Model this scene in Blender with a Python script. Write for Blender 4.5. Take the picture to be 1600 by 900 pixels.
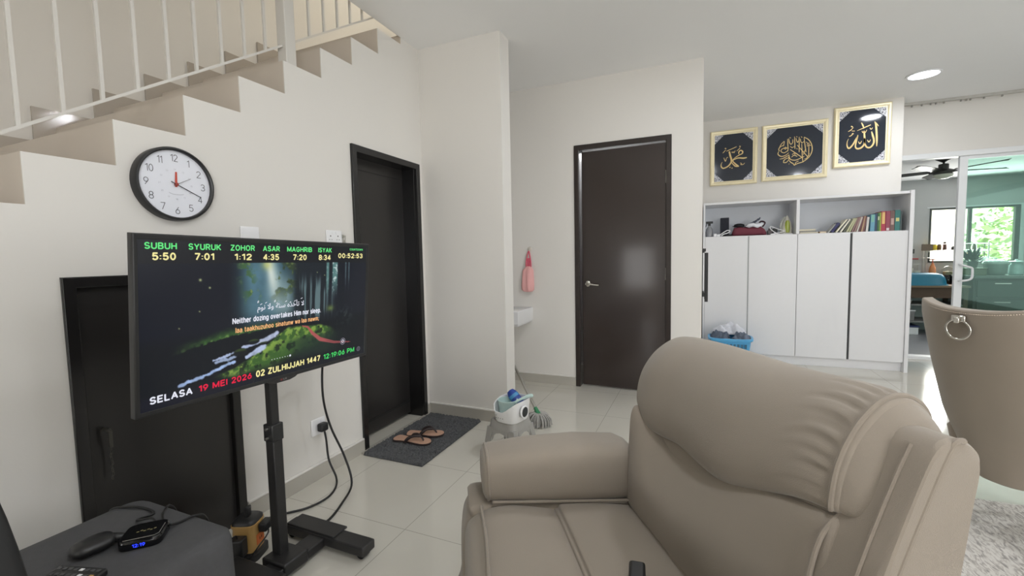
import bpy, bmesh, math, random
import numpy as np
from mathutils import Vector, Matrix

for o in list(bpy.data.objects): bpy.data.objects.remove(o, do_unlink=True)
SC = bpy.context.scene
COL = SC.collection
random.seed(7)
rng = np.random.default_rng(7)

# ------------------------------------------------------------------ camera
cam_data = bpy.data.cameras.new('camera')
cam_data.sensor_width = 36.0
cam_data.lens = 36.0 * 686.51 / 1600.0
cam_data.clip_start = 0.02
cam = bpy.data.objects.new('camera', cam_data); COL.objects.link(cam)
YAW, PITCH, ROLL = 0.4045, -0.0698, -0.0204
_f = Vector((-math.sin(YAW)*math.cos(PITCH), math.cos(YAW)*math.cos(PITCH), math.sin(PITCH)))
_r = Vector((math.cos(YAW), math.sin(YAW), 0)); _u = _r.cross(_f)
_R = _r*math.cos(ROLL) + _u*math.sin(ROLL); _U = _u*math.cos(ROLL) - _r*math.sin(ROLL)
_m = Matrix((( _R.x, _U.x, -_f.x, 0), (_R.y, _U.y, -_f.y, 0), (_R.z, _U.z, -_f.z, 1.16), (0, 0, 0, 1)))
cam.matrix_world = _m
SC.camera = cam

# ------------------------------------------------------------------ colour management, world, lights
SC.view_settings.view_transform = 'Standard'
SC.view_settings.look = 'None'
SC.view_settings.exposure = -0.1
SC.view_settings.gamma = 1.0
SC.view_settings.use_curve_mapping = False
SC.cycles.max_bounces = 10
SC.cycles.diffuse_bounces = 6
SC.cycles.caustics_reflective = False
SC.cycles.caustics_refractive = False
SC.cycles.sample_clamp_indirect = 8.0

world = bpy.data.worlds.new('world'); SC.world = world
world.use_nodes = True
wn = world.node_tree
bg = wn.nodes['Background']
tc = wn.nodes.new('ShaderNodeTexCoord'); sep = wn.nodes.new('ShaderNodeSeparateXYZ')
rmp = wn.nodes.new('ShaderNodeValToRGB')
rmp.color_ramp.elements[0].position = 0.0; rmp.color_ramp.elements[0].color = (0.75, 0.85, 0.75, 1)
rmp.color_ramp.elements[1].position = 0.5; rmp.color_ramp.elements[1].color = (0.72, 0.86, 1.0, 1)
wn.links.new(tc.outputs['Generated'], sep.inputs[0]); wn.links.new(sep.outputs['Z'], rmp.inputs[0])
wn.links.new(rmp.outputs[0], bg.inputs['Color'])
bg.inputs['Strength'].default_value = 0.4

def light(name, kind, loc, target, energy, color=(1, 1, 1), size=1.0, size_y=None, shape=None, spread=None):
    d = bpy.data.lights.new(name, kind); d.energy = energy; d.color = color
    if kind == 'AREA':
        d.size = size
        if size_y: d.shape = 'RECTANGLE'; d.size_y = size_y
        if shape: d.shape = shape
        if spread: d.spread = spread
    if kind in ('POINT', 'SPOT'): d.shadow_soft_size = size
    o = bpy.data.objects.new(name, d); COL.objects.link(o)
    o.location = loc
    if target is not None:
        o.rotation_euler = (Vector(target) - Vector(loc)).to_track_quat('-Z', 'Y').to_euler()
    return o

sun = light('sun', 'SUN', (3.0, 6.0, 10), (3.6, 12.4, 0), 18.0, (1, .95, .85)); sun.data.angle = .02
# daylight through the glazed openings (to the right and behind the camera)
light('daylight_right', 'AREA', (4.12, 2.9, 1.15), (0, 2.9, 1.4), 22, (.965, .97, 1), 2.6, 1.7)
light('daylight_back', 'AREA', (2.7, -3.12, 1.2), (.8, 2, 1.9), 112, (.96, .97, 1), 1.8, 1.7)
light('daylight_entry', 'AREA', (-1.87, -3.12, 0.86), (-1.2, 2, .9), 13, (1, .98, .97), .66, .92)
light('daylight_kitchen', 'AREA', (4.05, 9.42, 1.38), (3.6, 6, 1.2), 50, (1, 1, .97), 1.0, .8)
light('kitchen_fill', 'AREA', (4.9, 7.2, 1.2), (2.5, 7.0, .6), 14, (1, .98, .98), 1.6, 1.6)  # added fill inside the kitchen
# added area light standing in for warm sunlight from upstairs
light('landing_light', 'AREA', (-1.5, 3.1, 4.4), (-2.85, 2.6, 2.9), 24, (1, .93, .78), .7)

# ------------------------------------------------------------------ materials
def lin(c):
    r = []
    for x in c:
        x /= 255.0
        r.append(x/12.92 if x <= .04045 else ((x+.055)/1.055)**2.4)
    return tuple(r)

def mat(name, rgb, rough=.5, metal=0.0, var=.06, scale=30.0, bump=0.0, bscale=None, coat=0.0, emit=None, estr=1.0, trans=0.0, sheen=0.0, crough=.05):
    m = bpy.data.materials.new(name); m.use_nodes = True
    nt = m.node_tree; b = nt.nodes['Principled BSDF']
    b.inputs['Roughness'].default_value = rough; b.inputs['Metallic'].default_value = metal
    if coat: b.inputs['Coat Weight'].default_value = coat; b.inputs['Coat Roughness'].default_value = crough
    if sheen: b.inputs['Sheen Weight'].default_value = sheen
    if trans: b.inputs['Transmission Weight'].default_value = trans
    c = lin(rgb)
    t = nt.nodes.new('ShaderNodeTexCoord')
    n = nt.nodes.new('ShaderNodeTexNoise'); n.inputs['Scale'].default_value = scale; n.inputs['Detail'].default_value = 3
    nt.links.new(t.outputs['Object'], n.inputs['Vector'])
    mx = nt.nodes.new('ShaderNodeMix'); mx.data_type = 'RGBA'
    lo = tuple(max(0, x*(1-var)) for x in c); hi = tuple(min(1, x*(1+var)) for x in c)
    mx.inputs[6].default_value = (*lo, 1); mx.inputs[7].default_value = (*hi, 1)
    nt.links.new(n.outputs['Fac'], mx.inputs[0]); nt.links.new(mx.outputs[2], b.inputs['Base Color'])
    if bump:
        n2 = nt.nodes.new('ShaderNodeTexNoise'); n2.inputs['Scale'].default_value = bscale or scale*6; n2.inputs['Detail'].default_value = 2
        nt.links.new(t.outputs['Object'], n2.inputs['Vector'])
        bp = nt.nodes.new('ShaderNodeBump'); bp.inputs['Strength'].default_value = bump; bp.inputs['Distance'].default_value = .002
        nt.links.new(n2.outputs['Fac'], bp.inputs['Height']); nt.links.new(bp.outputs[0], b.inputs['Normal'])
    if emit:
        b.inputs['Emission Color'].default_value = (*lin(emit), 1); b.inputs['Emission Strength'].default_value = estr
    return m

M = {}
M['wall'] = mat('wall_paint', (219, 216, 211), .75, var=.015, scale=3, bump=.05, bscale=120)
M['ceiling'] = mat('ceiling_paint', (238, 238, 238), .8, var=.01, scale=2)
M['white'] = mat('white_laminate', (226, 226, 228), .35, var=.01)
M['whiteframe'] = mat('white_powder_coat', (228, 230, 232), .4, var=.01)
M['railwhite'] = mat('rail_enamel', (204, 201, 195), .4, var=.02)
M['door_black'] = mat('black_door_varnish', (40, 38, 37), .3, var=.12, scale=4)
M['door_frame_black'] = mat('black_frame_varnish', (30, 29, 29), .22, var=.1, scale=5)
M['door_brown'] = mat('brown_door_varnish', (42, 32, 29), .3, var=.15, scale=3, coat=.45, crough=.11)
M['frame_brown'] = mat('brown_frame_varnish', (44, 37, 34), .25, var=.1, scale=5)
M['stair_tile'] = mat('stair_tile', (196, 186, 174), .3, var=.05, scale=5)
M['skirt_tile'] = mat('skirting_tile', (176, 172, 163), .25, var=.04, scale=6)
M['stair_skirt'] = mat('stair_skirting_tile', (176, 168, 158), .12, var=.04, scale=6)
M['chrome'] = mat('chrome', (215, 212, 205), .12, 1.0, var=.02)
M['steel'] = mat('brushed_steel', (190, 188, 182), .3, 1.0, var=.04)
M['black_plastic'] = mat('black_plastic', (30, 30, 31), .4, var=.1)
M['black_gloss'] = mat('black_gloss_plastic', (20, 20, 22), .15, var=.1)
M['black_metal'] = mat('black_powder_coat', (34, 33, 33), .45, var=.1, bump=.1)
M['rubber'] = mat('black_rubber', (26, 26, 26), .6, var=.1)
M['white_plastic'] = mat('white_plastic', (236, 236, 238), .35, var=.01)
M['gold'] = mat('gold_frame_leaf', (236, 224, 188), .35, .2, var=.08, scale=25)
M['goldink'] = mat('gold_embossed_foil', (214, 188, 128), .4, .15, var=.12, scale=60)
M['board'] = mat('navy_glazed_board', (33, 40, 52), .08, var=.08, coat=.3)

def emat(name, rgb, s=1.0):
    m = bpy.data.materials.new(name); m.use_nodes = True; nt = m.node_tree
    nt.nodes.remove(nt.nodes['Principled BSDF'])
    e = nt.nodes.new('ShaderNodeEmission'); e.inputs[0].default_value = (*lin(rgb), 1); e.inputs[1].default_value = s
    nt.links.new(e.outputs[0], nt.nodes['Material Output'].inputs[0]); return m

def floor_material():
    m = bpy.data.materials.new('polished_porcelain_tile'); m.use_nodes = True; nt = m.node_tree; b = nt.nodes['Principled BSDF']
    N = nt.nodes.new; L = nt.links.new
    t = N('ShaderNodeTexCoord'); s = N('ShaderNodeSeparateXYZ'); L(t.outputs['Object'], s.inputs[0])
    def line(out, off, size, w):
        a = N('ShaderNodeMath'); a.operation = 'SUBTRACT'; L(out, a.inputs[0]); a.inputs[1].default_value = off
        d = N('ShaderNodeMath'); d.operation = 'DIVIDE'; L(a.outputs[0], d.inputs[0]); d.inputs[1].default_value = size
        f = N('ShaderNodeMath'); f.operation = 'FRACT'; L(d.outputs[0], f.inputs[0])
        g = N('ShaderNodeMath'); g.operation = 'LESS_THAN'; L(f.outputs[0], g.inputs[0]); g.inputs[1].default_value = w/size
        return g
    gx = line(s.outputs['X'], -.622, .538, .0035); gy = line(s.outputs['Y'], 1.478, .5457, .0035)
    mx = N('ShaderNodeMath'); mx.operation = 'MAXIMUM'; L(gx.outputs[0], mx.inputs[0]); L(gy.outputs[0], mx.inputs[1])
    n = N('ShaderNodeTexNoise'); n.inputs['Scale'].default_value = 2.5; n.inputs['Detail'].default_value = 5; L(t.outputs['Object'], n.inputs['Vector'])
    c = N('ShaderNodeMix'); c.data_type = 'RGBA'; c.inputs[6].default_value = (*lin((197, 193, 182)), 1); c.inputs[7].default_value = (*lin((205, 202, 193)), 1)
    L(n.outputs['Fac'], c.inputs[0])
    c2 = N('ShaderNodeMix'); c2.data_type = 'RGBA'; L(mx.outputs[0], c2.inputs[0]); L(c.outputs[2], c2.inputs[6]); c2.inputs[7].default_value = (*lin((164, 160, 150)), 1)
    L(c2.outputs[2], b.inputs['Base Color'])
    b.inputs['Roughness'].default_value = .1
    b.inputs['Specular IOR Level'].default_value = .6
    return m
M['floor'] = floor_material()

# ------------------------------------------------------------------ mesh helpers
class MB:
    def __init__(s): s.v = []; s.f = []
    def add(s, vs, fs):
        k = len(s.v); s.v += [tuple(map(float, x)) for x in vs]; s.f += [tuple(i+k for i in f) for f in fs]; return s
    def box(s, x0, x1, y0, y1, z0, z1):
        return s.add([(x, y, z) for x in (x0, x1) for y in (y0, y1) for z in (z0, z1)],
                     [(0, 1, 3, 2), (4, 6, 7, 5), (0, 4, 5, 1), (2, 3, 7, 6), (0, 2, 6, 4), (1, 5, 7, 3)])
    def obox(s, c, ax, hx):
        c = Vector(c); a = [Vector(x).normalized()*h for x, h in zip(ax, hx)]
        return s.add([c + i*a[0] + j*a[1] + k*a[2] for i in (-1, 1) for j in (-1, 1) for k in (-1, 1)],
                     [(0, 1, 3, 2), (4, 6, 7, 5), (0, 4, 5, 1), (2, 3, 7, 6), (0, 2, 6, 4), (1, 5, 7, 3)])
    def loft(s, rings, caps=True, closed=True):
        k = len(s.v); n = len(rings[0])
        for r in rings: s.v += [tuple(map(float, x)) for x in r]
        for i in range(len(rings)-1):
            for j in range(n if closed else n-1):
                a = k+i*n+j; b = k+i*n+(j+1) % n
                s.f.append((a, b, b+n, a+n))
        if caps and closed:
            s.f.append(tuple(k+j for j in range(n))[::-1]); e = k+(len(rings)-1)*n; s.f.append(tuple(e+j for j in range(n)))
        return s
    def tube(s, pts, r, n=8, closed=False, caps=True, ry=None):
        P = [Vector(p) for p in pts]; m = len(P)
        rs = r if isinstance(r, (list, tuple)) else [r]*m
        T = []
        for i in range(m):
            a = P[(i-1) % m] if (closed or i > 0) else P[0]; b = P[(i+1) % m] if (closed or i < m-1) else P[-1]
            d = b-a; T.append(d.normalized() if d.length > 1e-9 else Vector((0, 0, 1)))
        up = Vector((0, 0, 1)) if abs(T[0].z) < .9 else Vector((0, 1, 0))
        N = (up - T[0]*up.dot(T[0])).normalized(); rings = []
        for i in range(m):
            N = (N - T[i]*N.dot(T[i])); N = N.normalized() if N.length > 1e-6 else Vector((1, 0, 0)); B = T[i].cross(N)
            q = ry if ry else rs[i]
            rings.append([P[i] + N*math.cos(2*math.pi*j/n)*rs[i] + B*math.sin(2*math.pi*j/n)*(q if ry else rs[i]) for j in range(n)])
        if closed: rings.append(rings[0]); return s.loft(rings, caps=False)
        return s.loft(rings, caps=caps)
    def cyl(s, p, q, r, r2=None, n=20): return s.tube([p, q], [r, r if r2 is None else r2], n)
    def lathe(s, prof, c=(0, 0, 0), axis=(0, 0, 1), n=28, arc=None, closed=False):
        A = Vector(axis).normalized(); u = Vector((1, 0, 0)) if abs(A.x) < .9 else Vector((0, 1, 0))
        U = (u-A*u.dot(A)).normalized(); V = A.cross(U); C = Vector(c)
        rings = [[C + A*h + (U*math.cos(2*math.pi*j/n)+V*math.sin(2*math.pi*j/n))*max(r, 1e-5) for j in range(n)] for r, h in prof]
        if closed: rings.append(rings[0]); return s.loft(rings, caps=False)
        return s.loft(rings, caps=True)
    def prism(s, poly, fn, t0, t1):
        n = len(poly); k = len(s.v)
        s.v += [tuple(map(float, fn(a, b, t0))) for a, b in poly] + [tuple(map(float, fn(a, b, t1))) for a, b in poly]
        s.f.append(tuple(k+i for i in range(n))[::-1]); s.f.append(tuple(k+n+i for i in range(n)))
        for i in range(n): j = (i+1) % n; s.f.append((k+i, k+j, k+n+j, k+n+i))
        return s
    def ell(s, c, r, n=20, m=12):
        c = Vector(c); prof = [(math.sin(math.pi*i/m), -math.cos(math.pi*i/m)) for i in range(m+1)]
        rings = [[(c.x+r[0]*max(a, 1e-4)*math.cos(2*math.pi*j/n), c.y+r[1]*max(a, 1e-4)*math.sin(2*math.pi*j/n), c.z+r[2]*h) for j in range(n)] for a, h in prof]
        return s.loft(rings, caps=True)
    def map(s, fn): s.v = [tuple(fn(*p)) for p in s.v]; return s

def root_loc(p):
    l = Vector((0, 0, 0))
    while p is not None: l += p.location; p = p.parent
    return l

def obj(name, mb, m, parent=None, bev=0.0, smooth=False, sub=0, loc=None, angle=40, seg=2):
    """One mesh object; vertices are given in world space."""
    me = bpy.data.meshes.new(name)
    base = root_loc(parent) if parent is not None else (Vector(loc) if loc is not None else None)
    if base is None:
        A = np.array(mb.v); base = Vector(((A[:, 0].min()+A[:, 0].max())/2, (A[:, 1].min()+A[:, 1].max())/2, A[:, 2].min()))
    me.from_pydata([(x-base.x, y-base.y, z-base.z) for x, y, z in mb.v], [], mb.f)
    bm = bmesh.new(); bm.from_mesh(me); bmesh.ops.recalc_face_normals(bm, faces=bm.faces[:]); bm.to_mesh(me); bm.free()
    if m is not None: me.materials.append(m)
    o = bpy.data.objects.new(name, me); COL.objects.link(o)
    if parent is not None: o.parent = parent
    else: o.location = base
    if smooth:
        me.polygons.foreach_set('use_smooth', [True]*len(me.polygons))
        if angle < 180: me.set_sharp_from_angle(angle=math.radians(angle))
    if bev:
        b = o.modifiers.new('bevel', 'BEVEL'); b.width = bev; b.segments = seg; b.limit_method = 'ANGLE'; b.angle_limit = math.radians(35)
        if not smooth:
            me.polygons.foreach_set('use_smooth', [True]*len(me.polygons)); me.set_sharp_from_angle(angle=math.radians(50))
    if sub:
        u = o.modifiers.new('subsurf', 'SUBSURF'); u.levels = sub; u.render_levels = sub
    return o

def tag(o, label=None, cat=None, group=None, kind=None):
    if label: o['label'] = label
    if cat: o['category'] = cat
    if group: o['group'] = group
    if kind: o['kind'] = kind
    return o

def thing(name, loc, label, cat, group=None, kind=None):
    e = bpy.data.objects.new(name, None); COL.objects.link(e); e.location = loc; e.empty_display_size = .05
    return tag(e, label, cat, group, kind)

def struct(name, mb, m, label, cat, **k):
    return tag(obj(name, mb, m, **k), label, cat, None, 'structure')

def catmull(P, n, closed=False):
    P = np.asarray(P, float); m = len(P); out = []
    segs = m if closed else m-1
    ts = np.linspace(0, segs, n, endpoint=not closed)
    for t in ts:
        i = min(int(t), segs-1); u = t-i
        if closed: p0, p1, p2, p3 = P[(i-1) % m], P[i % m], P[(i+1) % m], P[(i+2) % m]
        else: p0, p1, p2, p3 = P[max(i-1, 0)], P[i], P[min(i+1, m-1)], P[min(i+2, m-1)]
        out.append(.5*((2*p1)+(-p0+p2)*u+(2*p0-5*p1+4*p2-p3)*u*u+(-p0+3*p1-3*p2+p3)*u**3))
    return np.array(out)

def cable(pts, r, n=48, sides=8): return MB().tube([Vector(p) for p in catmull(pts, n)], r, sides)

_capcache = {}
def glyphs(s, bold=0.0):
    key = (s, bold)
    if key in _capcache: return _capcache[key]
    c = bpy.data.curves.new('lettering', 'FONT'); c.body = s; c.size = 1.0; c.offset = bold; c.resolution_u = 3
    o = bpy.data.objects.new('lettering', c); COL.objects.link(o)
    dg = bpy.context.evaluated_depsgraph_get(); ev = o.evaluated_get(dg)
    me = bpy.data.meshes.new_from_object(ev)
    vs = [tuple(v.co) for v in me.vertices]; fs = [tuple(p.vertices) for p in me.polygons]
    bpy.data.objects.remove(o); bpy.data.curves.remove(c); bpy.data.meshes.remove(me)
    _capcache[key] = (vs, fs); return vs, fs
def _arc(cx, cy, rx, ry, a0, a1, n=9):
    return [(cx+rx*math.cos(math.radians(a0+(a1-a0)*i/(n-1))), cy+ry*math.sin(math.radians(a0+(a1-a0)*i/(n-1)))) for i in range(n)]
def _oval(cx, cy, rx, ry): return _arc(cx, cy, rx, ry, 90, 450, 21)
GL = {   # plain sans letterforms: advance width and pen lines, capitals one unit high
 'A': (.70, [[(0, 0), (.35, 1), (.70, 0)], [(.13, .32), (.57, .32)]]),
 'B': (.60, [[(0, 0), (0, 1), (.32, 1)]+_arc(.32, .76, .24, .24, 90, -90)+[(0, .52)], [(.32, .52)]+_arc(.34, .26, .26, .26, 90, -90)+[(0, 0)]]),
 'C': (.64, [_arc(.34, .5, .34, .5, 45, 315, 17)]), 'D': (.62, [[(0, 0), (0, 1), (.24, 1)]+_arc(.24, .5, .38, .5, 90, -90, 13)+[(0, 0)]]),
 'E': (.54, [[(.54, 1), (0, 1), (0, 0), (.54, 0)], [(0, .52), (.48, .52)]]), 'G': (.66, [_arc(.34, .5, .34, .5, 45, 330, 17)+[(.66, .46), (.38, .46)]]),
 'H': (.64, [[(0, 0), (0, 1)], [(.64, 0), (.64, 1)], [(0, .52), (.64, .52)]]), 'I': (.0, [[(0, 0), (0, 1)]]),
 'J': (.46, [[(.46, 1), (.46, .26)]+_arc(.23, .25, .23, .25, 0, -180)]), 'K': (.62, [[(0, 0), (0, 1)], [(.60, 1), (0, .38)], [(.20, .58), (.62, 0)]]),
 'L': (.52, [[(0, 1), (0, 0), (.52, 0)]]), 'M': (.82, [[(0, 0), (0, 1), (.41, .08), (.82, 1), (.82, 0)]]), 'N': (.64, [[(0, 0), (0, 1), (.64, 0), (.64, 1)]]),
 'O': (.68, [_oval(.34, .5, .34, .5)]), 'P': (.58, [[(0, 0), (0, 1), (.32, 1)]+_arc(.32, .72, .26, .28, 90, -90)+[(0, .44)]]),
 'R': (.60, [[(0, 0), (0, 1), (.32, 1)]+_arc(.32, .73, .25, .27, 90, -90)+[(0, .46)], [(.30, .46), (.60, 0)]]),
 'S': (.58, [_arc(.29, .745, .27, .255, 25, 270, 13)+_arc(.29, .245, .29, .245, 90, -155, 13)]), 'T': (.62, [[(0, 1), (.62, 1)], [(.31, 1), (.31, 0)]]),
 'U': (.62, [[(0, 1), (0, .32)]+_arc(.31, .31, .31, .31, 180, 360, 13)+[(.62, 1)]]), 'W': (.98, [[(0, 1), (.24, 0), (.49, .95), (.74, 0), (.98, 1)]]),
 'Y': (.66, [[(0, 1), (.33, .46), (.66, 1)], [(.33, .46), (.33, 0)]]), 'Z': (.58, [[(0, 1), (.58, 1), (0, 0), (.58, 0)]]),
 '0': (.52, [_oval(.26, .5, .26, .5)]), '1': (.26, [[(0, .80), (.26, 1), (.26, 0)]]), '2': (.54, [_arc(.27, .73, .26, .27, 165, -20, 11)+[(0, 0), (.56, 0)]]),
 '3': (.52, [_arc(.25, .75, .24, .25, 155, -80, 11)+[(.20, .51)]+_arc(.25, .26, .27, .26, 80, -155, 11)]), '4': (.58, [[(.43, 0), (.43, 1), (0, .27), (.58, .27)]]),
 '5': (.54, [[(.50, 1), (.08, 1), (.04, .54)]+_arc(.26, .31, .27, .31, 118, -150, 13)]), '6': (.54, [[(.40, 1), (.08, .52)]+_arc(.27, .31, .265, .31, 155, -205, 19)]),
 '7': (.54, [[(0, 1), (.54, 1), (.17, 0)]]), '8': (.54, [_oval(.27, .755, .235, .245), _oval(.27, .255, .27, .255)]), '9': (.54, [[(.14, 0), (.46, .48)]+_arc(.27, .69, .265, .31, -25, 335, 19)]),
 ':': (.0, [[(0, .10), (0, .12)], [(0, .58), (0, .60)]]), '.': (.0, [[(0, 0), (0, .03)]]), ';': (.04, [[(.04, .52), (.04, .55)], [(.04, .06), (0, -.14)]]), ' ': (.16, []),
 'a': (.46, [[(.46, 0), (.46, .46)]+_arc(.24, .48, .22, .24, 0, 150, 9), [(.46, .42)]+_arc(.21, .20, .21, .20, 90, 270, 9)+[(.46, .10)]]),
 'd': (.50, [[(.50, 0), (.50, 1)], _oval(.25, .36, .25, .36)]), 'e': (.50, [[(.02, .38), (.50, .38)]+_arc(.25, .36, .25, .36, 0, 315, 17)]),
 'g': (.50, [[(.50, .72), (.50, -.04)]+_arc(.25, -.04, .25, .22, 0, -150, 9), _oval(.25, .37, .25, .35)]), 'h': (.46, [[(0, 0), (0, 1)], [(0, .44)]+_arc(.23, .46, .23, .26, 180, 0, 11)+[(.46, 0)]]),
 'i': (.0, [[(0, 0), (0, .72)], [(0, .94), (0, .97)]]), 'k': (.46, [[(0, 0), (0, 1)], [(.44, .72), (0, .26)], [(.17, .44), (.46, 0)]]), 'l': (.0, [[(0, 0), (0, 1)]]),
 'm': (.78, [[(0, 0), (0, .72)], [(0, .48)]+_arc(.20, .52, .19, .20, 180, 0, 9)+[(.39, 0)], [(.39, .48)]+_arc(.59, .52, .19, .20, 180, 0, 9)+[(.78, 0)]]),
 'n': (.46, [[(0, 0), (0, .72)], [(0, .44)]+_arc(.23, .46, .23, .26, 180, 0, 11)+[(.46, 0)]]), 'o': (.50, [_oval(.25, .36, .25, .36)]),
 'p': (.50, [[(0, .72), (0, -.26)], _oval(.25, .36, .25, .36)]), 'r': (.26, [[(0, 0), (0, .72)], [(0, .42)]+_arc(.26, .42, .26, .30, 180, 90, 7)]),
 's': (.42, [_arc(.21, .545, .19, .175, 25, 270, 11)+_arc(.21, .185, .21, .185, 90, -155, 11)]), 't': (.28, [[(.12, .94), (.12, .14)]+_arc(.26, .14, .14, .14, 180, 280, 6), [(0, .72), (.28, .72)]]),
 'u': (.46, [[(0, .72), (0, .26)]+_arc(.23, .26, .23, .26, 180, 360, 11), [(.46, .72), (.46, 0)]]), 'v': (.48, [[(0, .72), (.24, 0), (.48, .72)]]),
 'w': (.70, [[(0, .72), (.18, 0), (.35, .68), (.52, 0), (.70, .72)]]), 'z': (.44, [[(0, .72), (.44, .72), (0, 0), (.44, 0)]]),
}
def text_mb(s, fn, x0, x1, base, cap, weight=.17, mb=None):
    """lettering fitted between x0..x1 on a baseline; fn(x, y) gives the world point."""
    mb = mb or MB(); gap = .13+weight; pos = []; x = 0
    for c in s: pos.append(x); x += GL[c][0]+gap
    tot = max(x-gap, 1e-3); hw = weight*abs(cap)/2; sg = 1 if x1 > x0 else -1
    k = (x1-x0-2*hw*sg)/tot if tot > .02 else abs(cap)
    if tot <= .02: x0 = (x0+x1)/2-hw
    q = cap*(1-weight)
    for c, p in zip(s, pos):
        for line in GL[c][1]:
            P = [(x0+hw*sg+(p+a)*k, base+cap*weight/2+b*q) for a, b in line]
            for (ax, ay), (bx_, by) in zip(P[:-1], P[1:]):
                dx, dy = bx_-ax, by-ay; l = math.hypot(dx, dy) or 1e-9; nx, ny = -dy/l*hw, dx/l*hw; ex, ey = dx/l*hw*.45, dy/l*hw*.45
                mb.add([fn(ax-ex+nx, ay-ey+ny), fn(ax-ex-nx, ay-ey-ny), fn(bx_+ex-nx, by+ey-ny), fn(bx_+ex+nx, by+ey+ny)], [(0, 1, 2, 3)])
    return mb

def stroke(pts, fn, mb, t=.0015, n=None):
    """pen stroke with a varying width: pts = (x, y, width); fn(x, y, depth) gives the world point."""
    P = catmull(pts, n or max(6, 5*len(pts)))
    L = []; Rr = []
    m = len(P)
    for i in range(m):
        d = P[min(i+1, m-1)][:2]-P[max(i-1, 0)][:2]; l = np.hypot(*d) or 1e-6; nx, ny = -d[1]/l, d[0]/l; w = max(P[i][2], 1e-5)/2
        L.append((P[i][0]+nx*w, P[i][1]+ny*w)); Rr.append((P[i][0]-nx*w, P[i][1]-ny*w))
    k = len(mb.v)
    for (a, b), (c, d) in zip(L, Rr): mb.v += [tuple(map(float, fn(a, b, t))), tuple(map(float, fn(c, d, t))), tuple(map(float, fn(a, b, 0))), tuple(map(float, fn(c, d, 0)))]
    for i in range(m-1):
        q = k+4*i; r = q+4
        mb.f += [(q, q+1, r+1, r), (q, r, r+2, q+2), (q+1, q+3, r+3, r+1)]
    mb.f += [(k, k+2, k+3, k+1), (k+4*m-4, k+4*m-3, k+4*m-1, k+4*m-2)]
    return mb

# ================================================================== SETTING
XA, YB, ZC, XC, YD, XE, YP, YG = -1.867, 2.7385, 2.65, -1.2248, 3.7716, 0.0161, 5.593, 5.889
XF = -2.85
ry = [0.656+(k)*0.2358 for k in range(-8, 9)]                     # riser positions along the flight
rz = [1.506+(k)*0.1573 for k in range(-8, 9)]                     # tread heights

struct('floor', MB().box(-3.0, 4.25, -3.3, YG+.05, -.12, 0), M['floor'], 'glossy cream porcelain tile floor with faint grout lines', 'floor', loc=(0, 0, 0))
struct('ceiling', MB().box(XA, 4.25, -3.3, 6.0, ZC, ZC+.14), M['ceiling'], 'plain white painted ceiling over the living room', 'ceiling')

# stepped wall along the stairs with two door openings
w = MB()
cuts = sorted(set([y for y in ry if y < YB] + [.717, 1.273, 2.021, 2.693, YB+.02, -1.30]))
def step_top(y):
    z = 0
    for a, b in zip(ry, rz):
        if y >= a-1e-6: z = b
    return min(z, ZC) if y < 2.53 else ZC
for a, b in zip(cuts[:-1], cuts[1:]):
    m_ = (a+b)/2; z0 = 0
    if .717 < m_ < 1.273: z0 = 1.125
    if 2.021 < m_ < 2.693: z0 = 1.837
    t = step_top(m_)
    if t > z0: w.box(XA-.005, XA, a, b, z0, t)
w.box(XA-.1, XA, YB+.02, YD+.1, 0, ZC)
struct('wall_left', w, M['wall'], 'off white wall under the stairs with a stepped top edge', 'wall')
st = MB()
for k in range(len(ry)):
    y1 = ry[k+1] if k+1 < len(ry) else 2.78
    st.box(XF, XA-.005, ry[k], y1, max(rz[k]-.30, 0), min(rz[k], ZC+.02))
struct('staircase', st, M['stair_tile'], 'beige tiled flight of stairs climbing behind the stepped wall', 'stairs')
struct('floor_landing', MB().box(XF, XA-.0, 2.78, 6.0, ZC-.1, ZC+.02), M['stair_tile'], 'upper landing at the head of the stairs', 'floor')
tr = MB()
for k in range(len(ry)-1):
    tr.box(XF, XF+.012, ry[k]-.08, ry[k+1]-.08 if k+2 < len(ry) else 2.9, max(rz[k]-.25, 0), rz[k]+.08)
struct('trim_1', tr, M['stair_skirt'], 'stepped grey beige tile skirting along the stair wall', 'skirting')
struct('wall_stair', MB().box(XF-.1, XF, -3.3, 6.0, 0, 5.4), M['wall'], 'tall plain wall on the far side of the stairs', 'wall')
struct('wall_upper', MB().box(XA+1.6, XA+1.7, -3.3, 6.0, ZC+.14, 5.4), M['wall'], 'wall of the upper landing', 'wall')
struct('wall_upper_end', MB().box(XF, XA+1.7, 4.3, 4.4, ZC+.02, 5.4).box(XF, XA, 4.3, 4.4, 0, ZC-.1), M['wall'], 'end wall of the upper landing', 'wall')
struct('ceiling_upper', MB().box(XF-.1, XA+1.7, -3.3, 6.0, 5.4, 5.5), M['ceiling'], 'ceiling above the stair well', 'ceiling')

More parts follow.
